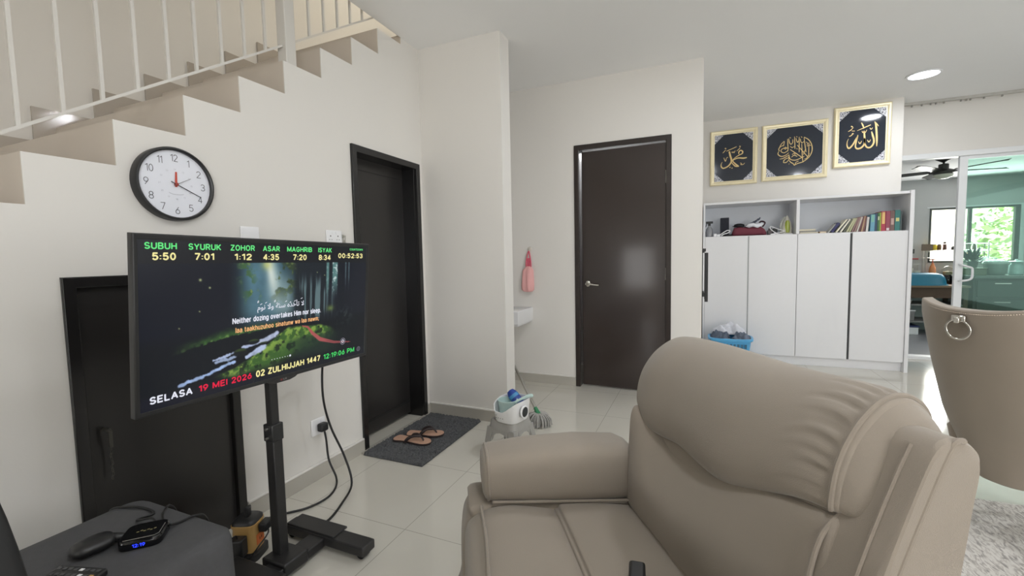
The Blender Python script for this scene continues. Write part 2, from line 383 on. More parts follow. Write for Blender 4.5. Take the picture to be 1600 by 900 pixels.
struct('wall_partition', MB().box(XA, XC, YB, YB+.1447, 0, ZC), M['wall'], 'short partition wall between the black door and the wash nook', 'wall')
b = MB().box(XA-.0, -1.0073, YD, YD+.13, 0, ZC).box(-.2167, XE, YD, YD+.13, 0, ZC).box(-1.0073, -.2167, YD, YD+.13, 2.1063, ZC)
struct('wall_back', b, M['wall'], 'cream wall around the brown door', 'wall')
struct('wall_side', MB().box(XE-.1, XE, YD+.13, YP+.1, 0, ZC), M['wall'], 'side wall of the cabinet recess', 'wall')
struct('wall_recess', MB().box(XE, 1.832, YP, YP+.1, 0, ZC).box(1.74, 1.832, YP+.1, YG+.1, 0, ZC), M['wall'], 'white wall behind the tall cabinet and the three framed pictures', 'wall')
struct('wall_slider', MB().box(1.832, 4.25, YG, YG+.1, 2.130, ZC), M['wall'], 'wall above the sliding glass door', 'wall')
rw = MB().box(4.15, 4.25, -3.3, 1.5, 0, ZC).box(4.15, 4.25, 4.3, 6.0, 0, ZC).box(4.15, 4.25, 1.5, 4.3, 0, .25).box(4.15, 4.25, 1.5, 4.3, 2.1, ZC)
struct('wall_right', rw, M['wall'], 'right wall with a wide window opening', 'wall')
fw = MB().box(-3.0, -2.2, -3.3, -3.2, 0, ZC).box(-1.54, .25, -3.3, -3.2, 0, ZC).box(3.15, 4.25, -3.3, -3.2, 0, ZC).box(-2.2, -1.54, -3.3, -3.2, 1.34, ZC).box(.25, 3.15, -3.3, -3.2, 2.36, ZC).box(.25, 3.15, -3.3, -3.2, 0, .3).box(-2.2, -1.54, -3.3, -3.2, 0, .38)
struct('wall_front', fw, M['wall'], 'wall behind the viewpoint with window openings', 'wall')
struct('wall_front_upper', MB().box(XF, XA+1.7, -3.3, -3.2, ZC, 5.4), M['wall'], 'upper part of the wall at the foot of the stairs', 'wall')

def skirting(name, mb, label): return struct(name, mb, M['skirt_tile'], label, 'skirting')
BH = .0785
s = MB()
for a, c in ((-1.25, .717), (1.273, 2.021), (2.693, YB)): s.box(XA, XA+.012, a, c, 0, BH)
skirting('baseboard_left', s, 'tile skirting along the stair wall')
skirting('baseboard_partition', MB().box(XA+.012, XC, YB-.012, YB, 0, BH), 'tile skirting along the partition wall')
skirting('baseboard_back', MB().box(XA, -1.0073, YD-.012, YD, 0, BH).box(-.2167, XE, YD-.012, YD, 0, BH), 'tile skirting beside the brown door')
cl = MB()
for a, c in ((1.277, 2.018), (2.697, YB-.02)): cl.box(XA, XA+.016, a, c, BH, BH+.011)
cl.box(XA+.016, XC, YB-.016, YB, BH, BH+.011).box(XA, -1.012, YD-.016, YD, BH, BH+.011)
struct('trim_2', cl, M['wall'], 'thin white plaster bead on top of the tile skirting', 'trim', bev=.003)
struct('trim_3', MB().box(XA+.001, XA+.05, 1.99, 2.72, 0, .012), M['skirt_tile'], 'low tile sill in front of the black door', 'trim')

# ---- doors
def door_frame(mb, fn, a0, a1, z1, fw, t0, t1):
    mb.prism([(a0, 0), (a0+fw, 0), (a0+fw, z1-fw), (a1-fw, z1-fw), (a1-fw, 0), (a1, 0), (a1, z1), (a0, z1)], fn, t0, t1)
    return mb
fnL = lambda a, z, t: (XA+t, a, z)
# low storage door
d1 = thing('door_1', (XA, .995, 0), 'low black storage door under the stairs behind the screen stand', 'door', kind='structure')
obj('frame', door_frame(MB(), fnL, .717, 1.273, 1.125, .036, -.03, .012), M['door_frame_black'], d1, bev=.003)
pl = MB().prism([(.753, .0), (1.237, .0), (1.237, 1.089), (.753, 1.089)], fnL, -.028, -.012)
obj('panel', pl, M['door_black'], d1)
h = MB().cyl((XA-.012, .80, .60), (XA+.022, .80, .60), .006).obox((XA+.024, .80, .57), ((1, 0, 0), (0, 1, 0), (0, 0, 1)), (.004, .005, .030))
for k in range(9): h.tube([(XA+.014+.005*math.cos(t), .803+.002*math.sin(k*2.1), .535-.013*k+.008*math.sin(t)) for t in np.linspace(0, 6.28, 10, endpoint=False)], .0012, 5, closed=True)
obj('latch', h, mat('dull_latch', (84, 82, 78), .5, .4), d1)
# black door
d2 = thing('door_2', (XA, 2.357, 0), 'tall glossy black door with deep frame beside the doormat', 'door', kind='structure')
fr = door_frame(MB(), fnL, 2.021, 2.693, 1.837, .04, -.012, .014)
fr.prism([(2.036, 0), (2.061, 0), (2.061, 1.80), (2.653, 1.80), (2.653, 0), (2.678, 0), (2.678, 1.822), (2.036, 1.822)], fnL, -.15, -.012)
obj('frame', fr, M['door_frame_black'], d2, bev=.003)
pn = MB().prism([(2.055, .02), (2.66, .02), (2.66, 1.81), (2.055, 1.81)], fnL, -.15, -.115)
obj('panel', pn, M['door_black'], d2)
gr = MB().prism([(2.062, 1.725), (2.652, 1.725), (2.652, 1.732), (2.062, 1.732)], fnL, -.115, -.113).prism([(2.062, .10), (2.652, .10), (2.652, .115), (2.062, .115)], fnL, -.115, -.1125)
obj('groove', gr, M['rubber'], d2)
# brown door, slightly ajar
fnB = lambda a, z, t: (a, YD-t, z)
d3 = thing('door_3', (-.612, YD, 0), 'dark brown glossy door standing slightly ajar in a brown frame', 'door', kind='structure')
obj('frame', door_frame(MB(), fnB, -1.0073, -.2127, 2.1063, .042, -.13, .012), M['frame_brown'], d3, bev=.004)
hx, hy, ang = -.252, YD+.028, math.radians(2.2)
def hinge(x, y, z):
    return (hx+(x-hx)*math.cos(ang)-(y-hy)*math.sin(ang)*-1, hy-(x-hx)*math.sin(ang)*1.0+(y-hy)*math.cos(ang), z)
leaf = obj('leaf', MB().box(-.951, -.252, YD+.008, YD+.045, .012, 2.052).map(hinge), M['door_brown'], d3, bev=.003)
lv = MB().lathe([(.026, 0), (.026, .006), (.018, .012), (.009, .014), (.009, .045)], (-.905, YD+.008, .915), (0, -1, 0), 20)
lv.tube([Vector(p) for p in catmull([(-.905, YD-.037, .915), (-.88, YD-.040, .915), (-.84, YD-.036, .908), (-.795, YD-.034, .905)], 16)], [.009]*10+[.008]*6, 10)
obj('lever_handle', lv.map(hinge), M['chrome'], leaf, smooth=True)
hg = MB()
for z in (.35, 1.0, 1.78): hg.cyl((-.252, YD-.004, z-.05), (-.252, YD-.004, z+.05), .007, n=10)
obj('hinge', hg, M['steel'], d3, smooth=True)
# room behind the ajar door, seen as a sliver
struct('wall_storeroom', MB().box(-1.3, .0, 4.6, 4.65, 0, ZC).box(-1.35, -1.3, YD+.13, 4.65, 0, ZC), M['white'], 'white wall of the room behind the brown door', 'wall')

# ---- sliding glass door at the end of the room
glass = bpy.data.materials.new('green_tinted_glass'); glass.use_nodes = True
nt = glass.node_tree; nt.nodes.remove(nt.nodes['Principled BSDF'])
tb = nt.nodes.new('ShaderNodeBsdfTransparent'); tb.inputs[0].default_value = (.75, .93, .87, 1)
gb = nt.nodes.new('ShaderNodeBsdfGlossy'); gb.inputs[0].default_value = (.8, 1, .92, 1); gb.inputs['Roughness'].default_value = .03
fn_ = nt.nodes.new('ShaderNodeFresnel'); fn_.inputs[0].default_value = 1.45
ms = nt.nodes.new('ShaderNodeMixShader'); nt.links.new(fn_.outputs[0], ms.inputs[0]); nt.links.new(tb.outputs[0], ms.inputs[1]); nt.links.new(gb.outputs[0], ms.inputs[2])
nt.links.new(ms.outputs[0], nt.nodes['Material Output'].inputs[0])
sd = thing('window_1', (3.0, YG+.05, 0), 'white framed sliding glass door to the kitchen, left half open', 'sliding door', kind='structure')
obj('window_frame', MB().box(1.832, 4.25, YG-.01, YG+.1, 2.079, 2.131).box(1.832, 1.875, YG-.01, YG+.1, 0, 2.079).box(1.832, 4.25, YG-.01, YG+.1, -.005, .03), M['whiteframe'], sd, bev=.004)
sash = obj('sliding_sash', MB().box(2.393, 2.457, YG+.01, YG+.05, .03, 2.079).box(2.457, 3.60, YG+.01, YG+.05, .03, .10).box(2.457, 3.60, YG+.01, YG+.05, 2.045, 2.079).box(3.54, 3.60, YG+.01, YG+.05, .10, 2.045), M['whiteframe'], sd, bev=.003)
obj('pane', MB().box(2.457, 3.54, YG+.028, YG+.034, .10, 2.045), glass, sash)
dh = [(2.43, YG+.012, 1.0), (2.43, YG-.035, .99), (2.465, YG-.045, .975), (2.50, YG-.045, .96), (2.507, YG-.045, .93), (2.505, YG-.045, .865), (2.485, YG-.045, .842), (2.45, YG-.04, .832), (2.43, YG-.03, .83), (2.43, YG+.012, .828)]
obj('pull_handle', MB().tube([Vector(p) for p in catmull(dh, 40)], .010, 10), M['whiteframe'], sash, smooth=True)
obj('fixed_sash', MB().box(3.62, 3.68, YG+.06, YG+.095, .03, 2.079).box(4.15, 4.2, YG+.06, YG+.095, .03, 2.079), M['whiteframe'], sd)
obj('pane', MB().box(3.68, 4.15, YG+.075, YG+.081, .03, 2.079), glass, sd)
# curtain rail under the ceiling
cr = thing('curtain_rail', (3.0, YG-.03, 2.61), 'thin grey curtain rail with runners above the sliding door', 'curtain rail')
obj('track', MB().box(1.87, 4.1, YG-.05, YG-.02, 2.624, 2.65), mat('curtain_track_grey', (186, 184, 178), .5), cr, bev=.003)
for x in (1.98, 2.06, 2.13, 2.17, 2.23, 2.36, 2.40, 2.43, 2.53, 2.66):
    obj('runner', MB().box(x-.006, x+.006, YG-.042, YG-.028, 2.606, 2.626), mat('runner_grey', (150, 148, 142), .5), cr, bev=.002)

# ---- downlights
M['lamp'] = emat('lamp_diffuser', (240, 246, 255), 9)
def downlight(x, y, label, power):
    t = thing('downlight', (x, y, ZC), label, 'ceiling light', 'recessed ceiling downlights')
    obj('trim_ring', MB().lathe([(.105, 0), (.118, -.004), (.115, -.010), (.102, -.012), (.100, -.003)], (x, y, ZC), n=36), M['white_plastic'], t, smooth=True)
    obj('diffuser', MB().lathe([(.101, -.004), (.100, -.009), (.0, -.0095)], (x, y, ZC), n=36), M['lamp'], t, smooth=True)
    l = light('downlight_bulb', 'AREA', (x, y, ZC-.015), (x, y, 0), power, (.93, .96, 1), .16, shape='DISK')
    l.parent = None
    return t
downlight(1.745, 4.95, 'round recessed downlight glowing near the sliding door', 10)
downlight(.14, 2.40, 'round recessed downlight over the middle of the room, out of the frame', 13)
downlight(1.75, .9, 'added round recessed downlight over the dining side, unseen', 14)  # added without a known fixture, to raise the light from above
downlight(.18, .35, 'added round recessed downlight nearly above the viewpoint, unseen', 13)  # also added, for more top light on the seat and headrest

# ---- stair railing
sr = thing('stair_railing', (-1.92, 1.5, 2.1), 'white metal stair railing with slim vertical bars and a square post', 'railing')
sl = .1573/.2358; XR = -1.915
zr = lambda y: 1.561+(y-.635)*sl
def railbar(y0, y1, dz, hw, hh):
    return MB().add([(XR+sx*hw, y, zr(y)+dz+sz*hh) for y in (y0, y1) for sx in (-1, 1) for sz in (-1, 1)], [(0, 1, 3, 2), (4, 6, 7, 5), (0, 4, 5, 1), (2, 3, 7, 6), (0, 2, 6, 4), (1, 5, 7, 3)])
obj('bottom_rail', railbar(-.8, 1.64, 0, .008, .006), M['railwhite'], sr)
obj('bottom_rail', railbar(1.69, 2.62, 0, .008, .006), M['railwhite'], sr)
obj('handrail', railbar(-.8, 2.62, .80, .025, .018), M['railwhite'], sr, bev=.006)
ys = [.673+.1087*k for k in range(-8, 9)] + [1.811+.1035*k for k in range(0, 8)]
for y in ys:
    z = zr(y)
    obj('baluster', MB().box(XR-.0055, XR+.0055, y-.0055, y+.0055, z, z+.80), M['railwhite'], sr)
post = MB().box(-1.945, -1.885, 1.635, 1.695, 2.13, 3.3)
obj('newel_post', post, M['railwhite'], sr, bev=.004)

# ================================================================== RECLINER
AX = Vector((-.857, -.514, 0)).normalized(); BX = Vector((-.514, .857, 0)).normalized()
def ch(a, b, z): v = AX*a + BX*b; return (v.x, v.y, z)
def fabric(name, rgb, bump=.35):
    return mat(name, rgb, .85, var=.05, scale=9, bump=bump, bscale=900, sheen=.25)
M['suede'] = fabric('beige_suede', (139, 129, 117))
M['welt'] = fabric('beige_welt', (134, 124, 112))
M['suede_dark'] = fabric('beige_suede_side', (137, 127, 115))
rec = thing('recliner', (*ch(-.33, .86, 0)[:2], 0), 'large beige suede recliner armchair with a padded headrest in the foreground', 'armchair')

def bend_loft(keys, nb, nr, wrinkle=None, cap=.012):
    """keys: list of (b, closed ring of (a, z)); a smooth cushion running across the chair."""
    bs = np.array([k[0] for k in keys]); R = np.array([catmull(k[1], nr, closed=True) for k in keys])
    order = np.argsort(bs); bs = bs[order]; R = R[order]
    P = np.concatenate([R.reshape(len(bs), -1), bs[:, None]], 1)
    Q = catmull(P, nb); rings = []
    for q in Q:
        b = q[-1]; rg = q[:-1].reshape(nr, 2).copy()
        if wrinkle: rg = wrinkle(b, rg)
        rings.append((b, rg))
    def shrunk(b, rg, d):
        c = rg.mean(0); v = rg-c; l = np.linalg.norm(v, axis=1, keepdims=True); return (b, c+v*(np.maximum(l-d, .001)/l))
    b0, r0 = rings[0]; b1, r1 = rings[-1]
    pre = [shrunk(b0-cap*math.sin(t), r0, cap*(1-math.cos(t))*1.2) for t in (1.5, 1.1, .7, .35)]
    post_ = [shrunk(b1+cap*math.sin(t), r1, cap*(1-math.cos(t))*1.2) for t in (.35, .7, 1.1, 1.5)]
    rings = pre+rings+post_
    return MB().loft([[ch(a, b, z) for a, z in rg] for b, rg in rings])

near = [(-.560, .768), (-.556, .80), (-.568, .85), (-.598, .900), (-.640, .934), (-.684, .934), (-.716, .902), (-.705, .85), (-.665, .80), (-.61, .772)]
near2 = [(-.552, .752), (-.540, .79), (-.556, .85), (-.594, .905), (-.640, .939), (-.684, .938), (-.716, .905), (-.705, .85), (-.665, .79), (-.61, .755)]
mid = [(-.556, .684), (-.520, .715), (-.515, .780), (-.545, .860), (-.600, .918), (-.660, .936), (-.708, .910), (-.712, .85), (-.670, .76), (-.61, .69)]
far2 = [(-.545, .676), (-.508, .705), (-.505, .770), (-.530, .850), (-.580, .908), (-.640, .932), (-.700, .915), (-.712, .86), (-.675, .76), (-.60, .685)]
far = [(-.535, .715), (-.514, .735), (-.514, .785), (-.532, .840), (-.572, .890), (-.632, .922), (-.690, .915), (-.710, .87), (-.675, .79), (-.59, .725)]
def pleats(b, rg):
    g = max(0, 1-max(0, b-.592)/.085)*min(1, max(0, (b-.570)/.018))
    if g <= 0: return rg
    n = len(rg); c = rg.mean(0); out = rg.copy()
    for i in range(n):
        u = i/n
        if .03 < u < .58:
            v = rg[i]-c; l = np.hypot(*v); env = min(1, (u-.03)/.18, (.58-u)/.06); ln = .55+.45*math.sin(u*61+1)
            gg = max(0, 1-max(0, b-.592)/(.03+.075*ln))
            d = (math.sin(u*2*math.pi*21+math.sin(u*33)*1.6)*.6+math.sin(u*2*math.pi*37+2)*.25)*.0050*min(g, gg)*env
            out[i] = c+v*(l+d)/l
    return out
hd = obj('headrest_pillow', bend_loft([(.565, near), (.64, near2), (.80, mid), (.98, mid), (1.10, far2), (1.165, far)], 120, 120, pleats), M['suede'], rec, smooth=True, angle=180)
# gusset band closing the near end of the pillow
def shrink(rg, d, da=0, dz=0):
    rg = np.array(rg, float); c = rg.mean(0); v = rg-c; l = np.linalg.norm(v, axis=1, keepdims=True); return [tuple(x) for x in c+v*((l-d)/l)+np.array([da, dz])]
gus = bend_loft([(.569, shrink(near, .003)), (.560, shrink(near, .004)), (.548, shrink(near, .008, -.001, -.004)), (.535, shrink(near, .015, -.002, -.009)), (.525, shrink(near, .026, -.002, -.013)), (.520, shrink(near, .034, -.002, -.014))], 24, 72, None, .006)
obj('headrest_gusset', gus, M['suede_dark'], rec, smooth=True, angle=180)
rn = catmull(near, 90, closed=True)
obj('headrest_piping', MB().tube([ch(*(lambda q: (q[0], .566, q[1]))(p)) for p in shrink(rn[2:66], -.0015)], .0048, 8), M['welt'], rec, smooth=True)

def lum(seam, bulge, bottom, zb=.44, zs=.68):
    return [(seam, zs), (seam+.030, zs-.02), (bulge, (zs+zb)/2+.02), (bottom+.012, zb+.06), (bottom-.01, zb), (-.60, zb), (-.62, .6), (-.62, zs)]
lk = [(.565, lum(-.575, -.520, -.505, zs=.765)), (.66, lum(-.565, -.500, -.497, zs=.745)), (.80, lum(-.555, -.478, -.49, zs=.705)), (.98, lum(-.550, -.470, -.486, zs=.672)), (1.08, lum(-.535, -.468, -.482, zs=.69)), (1.15, lum(-.520, -.480, -.484, zs=.74))]
obj('lumbar_cushion', bend_loft(lk, 60, 64), M['suede'], rec, smooth=True, angle=180)
ls = lum(-.590, -.548, -.53, zs=.775)
obj('lumbar_gusset', bend_loft([(.562, ls), (.546, ls), (.530, shrink(ls, .010))], 12, 64, None, .014), M['suede_dark'], rec, smooth=True, angle=180)
obj('lumbar_piping', MB().tube([ch(a, .563, z) for a, z in catmull([(-.566, .765), (-.535, .73), (-.516, .66), (-.512, .56), (-.51, .46)], 30)], .0042, 8), M['welt'], rec, smooth=True)
# outer shell of the back
shp = [(-.44, .12), (-.475, .45), (-.512, .62), (-.545, .72), (-.590, .83), (-.622, .895), (-.650, .908), (-.682, .897), (-.694, .872), (-.684, .80), (-.664, .62), (-.64, .30), (-.62, .10)]
she = MB()
ring = catmull(shp, 64, closed=True)
for_b = [(.478, .010), (.480, .004), (.486, 0), (1.155, .006), (1.168, .02)]
she.loft([[ch(a, b, z) for a, z in (shrink(ring, d) if d else ring)] for b, d in for_b])
obj('back_shell', she, M['suede_dark'], rec, smooth=True, angle=24)
pipeA = [(-.512, .62), (-.545, .72), (-.590, .83), (-.620, .893)]
obj('shell_piping', MB().tube([ch(a+.002, .508, z) for a, z in catmull(pipeA, 24)], .0032, 8), M['welt'], rec, smooth=True)
pipeB = [(-.53, .60), (-.563, .70), (-.612, .82), (-.648, .897), (-.668, .905)]
obj('shell_piping', MB().tube([ch(a+.002, .4800, z) for a, z in catmull(pipeB, 24)], .0040, 8), M['welt'], rec, smooth=True)

# seat: front roll + main pad
def seat_ring(pts): return pts
def seat_part(a0, a1, z0, z1, zb, crown, r=.03):
    """rounded pad between a0 (front) and a1 (back); ring in the (a, z) plane"""
    return [(a0, zb), (a0+.006, (z0+zb)/2), (a0+.002, z0-r), (a0-r*.45, z0-r*.25), (a0-r*1.4, z0+crown*.5), ((a0+a1)/2, (z0+z1)/2+crown), (a1+r*1.2, z1+crown*.3), (a1+.008, z1-.012), (a1, z1-.05), (a1, zb)]
sa = lambda dz: seat_part(-.018, -.272, .488+dz, .480+dz, .16, .012, .05)
obj('seat_front_roll', bend_loft([(.60, sa(-.006)), (.66, sa(0)), (.86, sa(.004)), (1.07, sa(0)), (1.135, sa(-.006))], 40, 80), M['suede'], rec, smooth=True, angle=180)
sb = lambda dz: seat_part(-.262, -.520, .480+dz, .452+dz, .20, .012, .018)
obj('seat_pad', bend_loft([(.60, sb(-.006)), (.66, sb(0)), (.86, sb(.004)), (1.07, sb(0)), (1.135, sb(-.006))], 40, 80), M['suede'], rec, smooth=True, angle=180)
obj('seat_piping', MB().tube([ch(-.058+.004*math.sin(i*.2), .605+.53*i/30, .497+.004*math.sin(math.pi*i/30)) for i in range(31)], .0038, 8), M['welt'], rec, smooth=True)

# arms: padded top + base panel
def arm_ring(b0, b1, z0, z1, r, n=40):
    cx, cz, hx_, hz = (b0+b1)/2, (z0+z1)/2, (b1-b0)/2, (z1-z0)/2; out = []
    for i in range(n):
        t = 2*math.pi*i/n; e = 2/3.6
        out.append((cx+hx_*math.copysign(abs(math.cos(t))**e, math.cos(t)), cz+hz*math.copysign(abs(math.sin(t))**e, math.sin(t))))
    return out
def arm(b0, b1, inner):
    secs = [(-.066, .035), (-.068, .018), (-.074, .006), (-.09, 0), (-.2, -.003), (-.35, -.003), (-.47, 0), (-.50, .012), (-.508, .03)]
    mb = MB()
    def ringat(a, d):
        k = (a+.066)/-.44; zt = .618+.012*math.sin(math.pi*min(max(k, 0), 1)); zb_ = .492-.036*k
        return [ch(a, b, z) for b, z in arm_ring(b0+d, b1-d, zb_+d, zt-d, .03)]
    mb.loft([ringat(a, d) for a, d in secs])
    o = obj('arm_pad', mb, M['suede'], rec, smooth=True, angle=180)
    fr_ = arm_ring(b0+.003, b1-.003, .494, .616, .03, 60)
    obj('arm_piping', MB().tube([ch(-.082, b, z) for b, z in fr_], .0048, 8, closed=True), M['welt'], o, smooth=True)
    obj('arm_piping', MB().tube([ch(-.09-.40*i/20, inner, .503-.033*i/20) for i in range(21)], .0042, 8), M['welt'], o, smooth=True)
    base = MB()
    prof = [(-.012, .10), (-.004, .25), (-.010, .40), (-.030, .462), (-.075, .492), (-.50, .455), (-.54, .40), (-.54, .10)]
    rb = catmull(prof, 48, closed=True)
    base.loft([[ch(a, b, z) for a, z in shrink(rb, d)] for b, d in ((b0+.004, .02), (b0+.010, .006), (b0+.022, 0), (b1-.03, 0), (b1-.010, .008), (b1-.002, .024))])
    obj('arm_base', base, M['suede_dark'], rec, smooth=True, angle=180)
arm(1.135, 1.295, 1.138)
arm(.425, .585, .582)
obj('base_frame', MB().loft([[ch(a, b, z) for a, b in ((-.08, .50), (-.08, 1.24), (-.60, 1.15), (-.60, .50))] for z in (0, .10)]), M['black_plastic'], rec)
def remote_on_seat():
    t = thing('remote_control', (*ch(-.155, .79, 0)[:2], .49), 'black remote control lying on the recliner seat', 'remote control')
    c = Vector((-.122, .885, .503)); u = Vector((.12, -1, 0)).normalized(); v = Vector((1, .12, 0)).normalized()
    c = Vector((-.117, .922, .510)) + u*.090
    obj('body', MB().obox(c, (u, v, (0, 0, 1)), (.078, .0165, .0095)), M['black_plastic'], t, bev=.006, seg=3)
    k = MB()
    for i in range(5):
        for j in (-1, 0, 1): q = c+u*(-.02+.02*i)+v*(j*.009)+Vector((0, 0, .0095)); k.cyl(q, q+Vector((0, 0, .0012)), .003, n=10)
    obj('buttons', k, mat('remote_button_grey', (120, 120, 122), .5), t)
remote_on_seat()

# ================================================================== DINING CHAIR (seen from behind, at the right)
dc = thing('dining_chair', (1.16, 2.24, 0), 'beige upholstered dining chair seen from behind with a chrome ring on its back', 'chair')
M['velvet'] = fabric('beige_velvet', (142, 131, 118), .2)
O = Vector((.808, 2.157, 0)); l_ = Vector((.6, -.8, 0)); g_ = Vector((.8, .6, 0))
def dpt(s, z, out):      # s across from the left edge, out = towards the viewer
    lean = (.97-z)*.28
    return O + l_*s + g_*lean - g_*out + Vector((0, 0, z))
def back_edge(z):        # half width by height
    return np.interp(z, [.30, .40, .52, .73, .91, .97], [.108, .150, .182, .196, .200, .190])
rows = []
zs_ = list(np.linspace(.28, .97, 26)); CS = .125
for face in (0, 1):
    rr = []
    for z in zs_:
        hw = back_edge(z); row = []
        for i in range(25):
            u = -1+2*i/24; s = CS+u*hw
            wrap = -.075*abs(u)**2.6+.02
            ztop = z - (.030*(1-abs(u)**2.2) if z > .9 else 0)*((z-.9)/.07 if z > .9 else 0)
            row.append(dpt(s, ztop, wrap - (.062 if face else 0)))
        rr.append(row)
    rows.append(rr)
mb = MB(); n1, n2 = len(zs_), 25
for face in (0, 1):
    for r in rows[face]: mb.v += [tuple(p) for p in r]
def vid(f, i, j): return f*n1*n2+i*n2+j
for i in range(n1-1):
    for j in range(n2-1):
        mb.f.append((vid(0, i, j), vid(0, i, j+1), vid(0, i+1, j+1), vid(0, i+1, j))); mb.f.append((vid(1, i, j), vid(1, i+1, j), vid(1, i+1, j+1), vid(1, i, j+1)))
for i in range(n1-1):
    for j in (0, n2-1): mb.f.append((vid(0, i, j), vid(0, i+1, j), vid(1, i+1, j), vid(1, i, j)))
for j in range(n2-1):
    for i in (0, n1-1): mb.f.append((vid(0, i, j), vid(0, i, j+1), vid(1, i, j+1), vid(1, i, j)))
bo = obj('backrest', mb, M['velvet'], dc, bev=.012, seg=3)
studs = MB()
for k in range(60):
    u = -.93+1.86*k/59; z = .957-.030*(1-abs(u)**2.2); s = CS+u*.188; p = dpt(s, z, -.075*abs(u)**2.6+.0205)
    studs.ell(p, (.0021, .0021, .0017), 8, 5)
obj('stitching', studs, mat('pale_nail_trim', (232, 220, 205), .2, .8), bo, smooth=True)
rc = dpt(.092, .867, .030)
kp = MB().obox(dpt(.098, .908, .026), (l_, g_, (0, 0, 1)), (.021, .008, .011)).obox(dpt(.098, .902, .036), (l_, g_, (0, 0, 1)), (.008, .008, .010))
obj('ring_plate', kp, M['chrome'], dc, bev=.003)
obj('pull_ring', MB().tube([rc + l_*(.036*math.cos(t)) + Vector((0, 0, .036*math.sin(t))) - g_*(.004*math.sin(t)) for t in np.linspace(0, 2*math.pi, 40, endpoint=False)], .0042, 10, closed=True), M['chrome'], dc, smooth=True)
sc_ = O+l_*CS+g_*.40
st_ = MB().loft([[sc_+l_*(sx*wd)+g_*(sy*dp)+Vector((0, 0, z)) for sx, sy in ((-1, -1), (1, -1), (1, 1), (-1, 1))] for z, wd, dp in ((.33, .165, .19), (.44, .18, .205), (.47, .165, .19))])
obj('seat', st_, M['velvet'], dc, bev=.02, seg=3)
for sx, sy in ((-1, -1), (1, -1), (-1, 1), (1, 1)):
    p = O+l_*(CS+sx*.22)+g_*(.335+sy*.08)
    obj('leg', MB().cyl(p+Vector((0, 0, .0125)), p+Vector((0, 0, .35)), .014, .022, 12), M['black_metal'], dc, smooth=True)

# ---- rug under the dining set
def rug_material():
    m = bpy.data.materials.new('distressed_rug_weave'); m.use_nodes = True; nt = m.node_tree; b = nt.nodes['Principled BSDF']; b.inputs['Roughness'].default_value = .95
    N = nt.nodes.new; L = nt.links.new
    t = N('ShaderNodeTexCoord'); mp = N('ShaderNodeMapping'); mp.inputs['Scale'].default_value = (24, 8, 1); mp.inputs['Rotation'].default_value = (0, 0, .5); L(t.outputs['Object'], mp.inputs[0])
    n = N('ShaderNodeTexNoise'); n.inputs['Scale'].default_value = 3.2; n.inputs['Detail'].default_value = 6; n.inputs['Distortion'].default_value = 1.2; L(mp.outputs[0], n.inputs['Vector'])
    r = N('ShaderNodeValToRGB'); L(n.outputs['Fac'], r.inputs[0])
    e = r.color_ramp.elements; e[0].position = .30; e[0].color = (*lin((140, 137, 134)), 1); e[1].position = .56; e[1].color = (*lin((206, 202, 196)), 1)
    x = e.new(.46); x.color = (*lin((180, 174, 168)), 1)
    L(r.outputs[0], b.inputs['Base Color']); return m
tag(obj('area_rug', MB().box(.78, 3.3, .7, 2.62, .001, .012), rug_material(), bev=.004), 'grey and white distressed pattern area rug at the right', 'rug')

# ================================================================== TELEVISION ON ITS STAND
tvO = Vector((-1.3634, .6716, 1.2446)); tw = Vector((.003, 1.0, -.014)).normalized(); td = Vector((-.075, -.013, -.997)).normalized(); tn = Vector((1, 0, 0)); tn = tw.cross(td)
if tn.x < 0: tn = -tn
tn.normalize(); td = td - tw*td.dot(tw); td.normalize()
TW, TH = .970, .549
KS = .92   # panel size against a 970 mm panel
def tv(s, t, o=0.0): p = tvO + tw*(s*KS) + td*(t*KS) + tn*(o*KS); return (p.x, p.y, p.z)
T = thing('television', tv(TW/2, TH, -.03), 'black flat television showing prayer times over a forest stream', 'television')
bez = MB()
o_ = [(0, 0), (TW, 0), (TW, TH), (0, TH)]; i_ = [(.013, .017), (TW-.017, .017), (TW-.017, TH-.015), (.013, TH-.015)]
rings = [[tv(s, t, -.022) for s, t in o_], [tv(s, t, .0) for s, t in o_], [tv(s+(.003 if s < .5 else -.003), t+(.003 if t < .3 else -.003), .0035) for s, t in o_], [tv(s, t, .0015) for s, t in i_], [tv(s, t, -.004) for s, t in i_]]
bez.loft(rings, caps=False)
obj('bezel', bez, mat('dark_grey_bezel', (36, 36, 37), .35, var=.05), T, bev=.0012)
bk = MB().loft([[tv(s, t, o) for s, t in ((m_, m_), (TW-m_, m_), (TW-m_, TH-m_), (m_, TH-m_))] for o, m_ in ((-.004, .004), (-.022, .002), (-.030, .03))])
bk.loft([[tv(s, t, o) for s, t in ((.2+m_, .22+m_), (TW-.2-m_, .22+m_), (TW-.2-m_, TH-.03-m_), (.2+m_, TH-.03-m_))] for o, m_ in ((-.028, 0), (-.044, .03))])
obj('back_cover', bk, M['black_plastic'], T, bev=.004)
chin = MB().prism([(.425, TH-.004), (.572, TH-.004), (.555, TH+.006), (.53, TH+.012), (.465, TH+.012), (.44, TH+.006)], lambda s, t, o: tv(s, t, o), -.014, .0015)
co = obj('logo_bar', chin, mat('dark_grey_bezel_chin', (42, 41, 41), .3, var=.05), T, bev=.001)
lg = text_mb('LG', lambda x, y: tv(x, y, .0022), .499, .513, TH+.005, -.007, .16)
obj('logo_letters', lg, mat('logo_silver', (170, 168, 166), .4), co)
lr = MB().lathe([(.0045, 0), (.0045, .0006), (.0, .0007)], tv(.490, TH+.0015, .0016), tn, 20)
obj('logo_disc', lr, mat('logo_maroon', (120, 52, 56), .4), co)

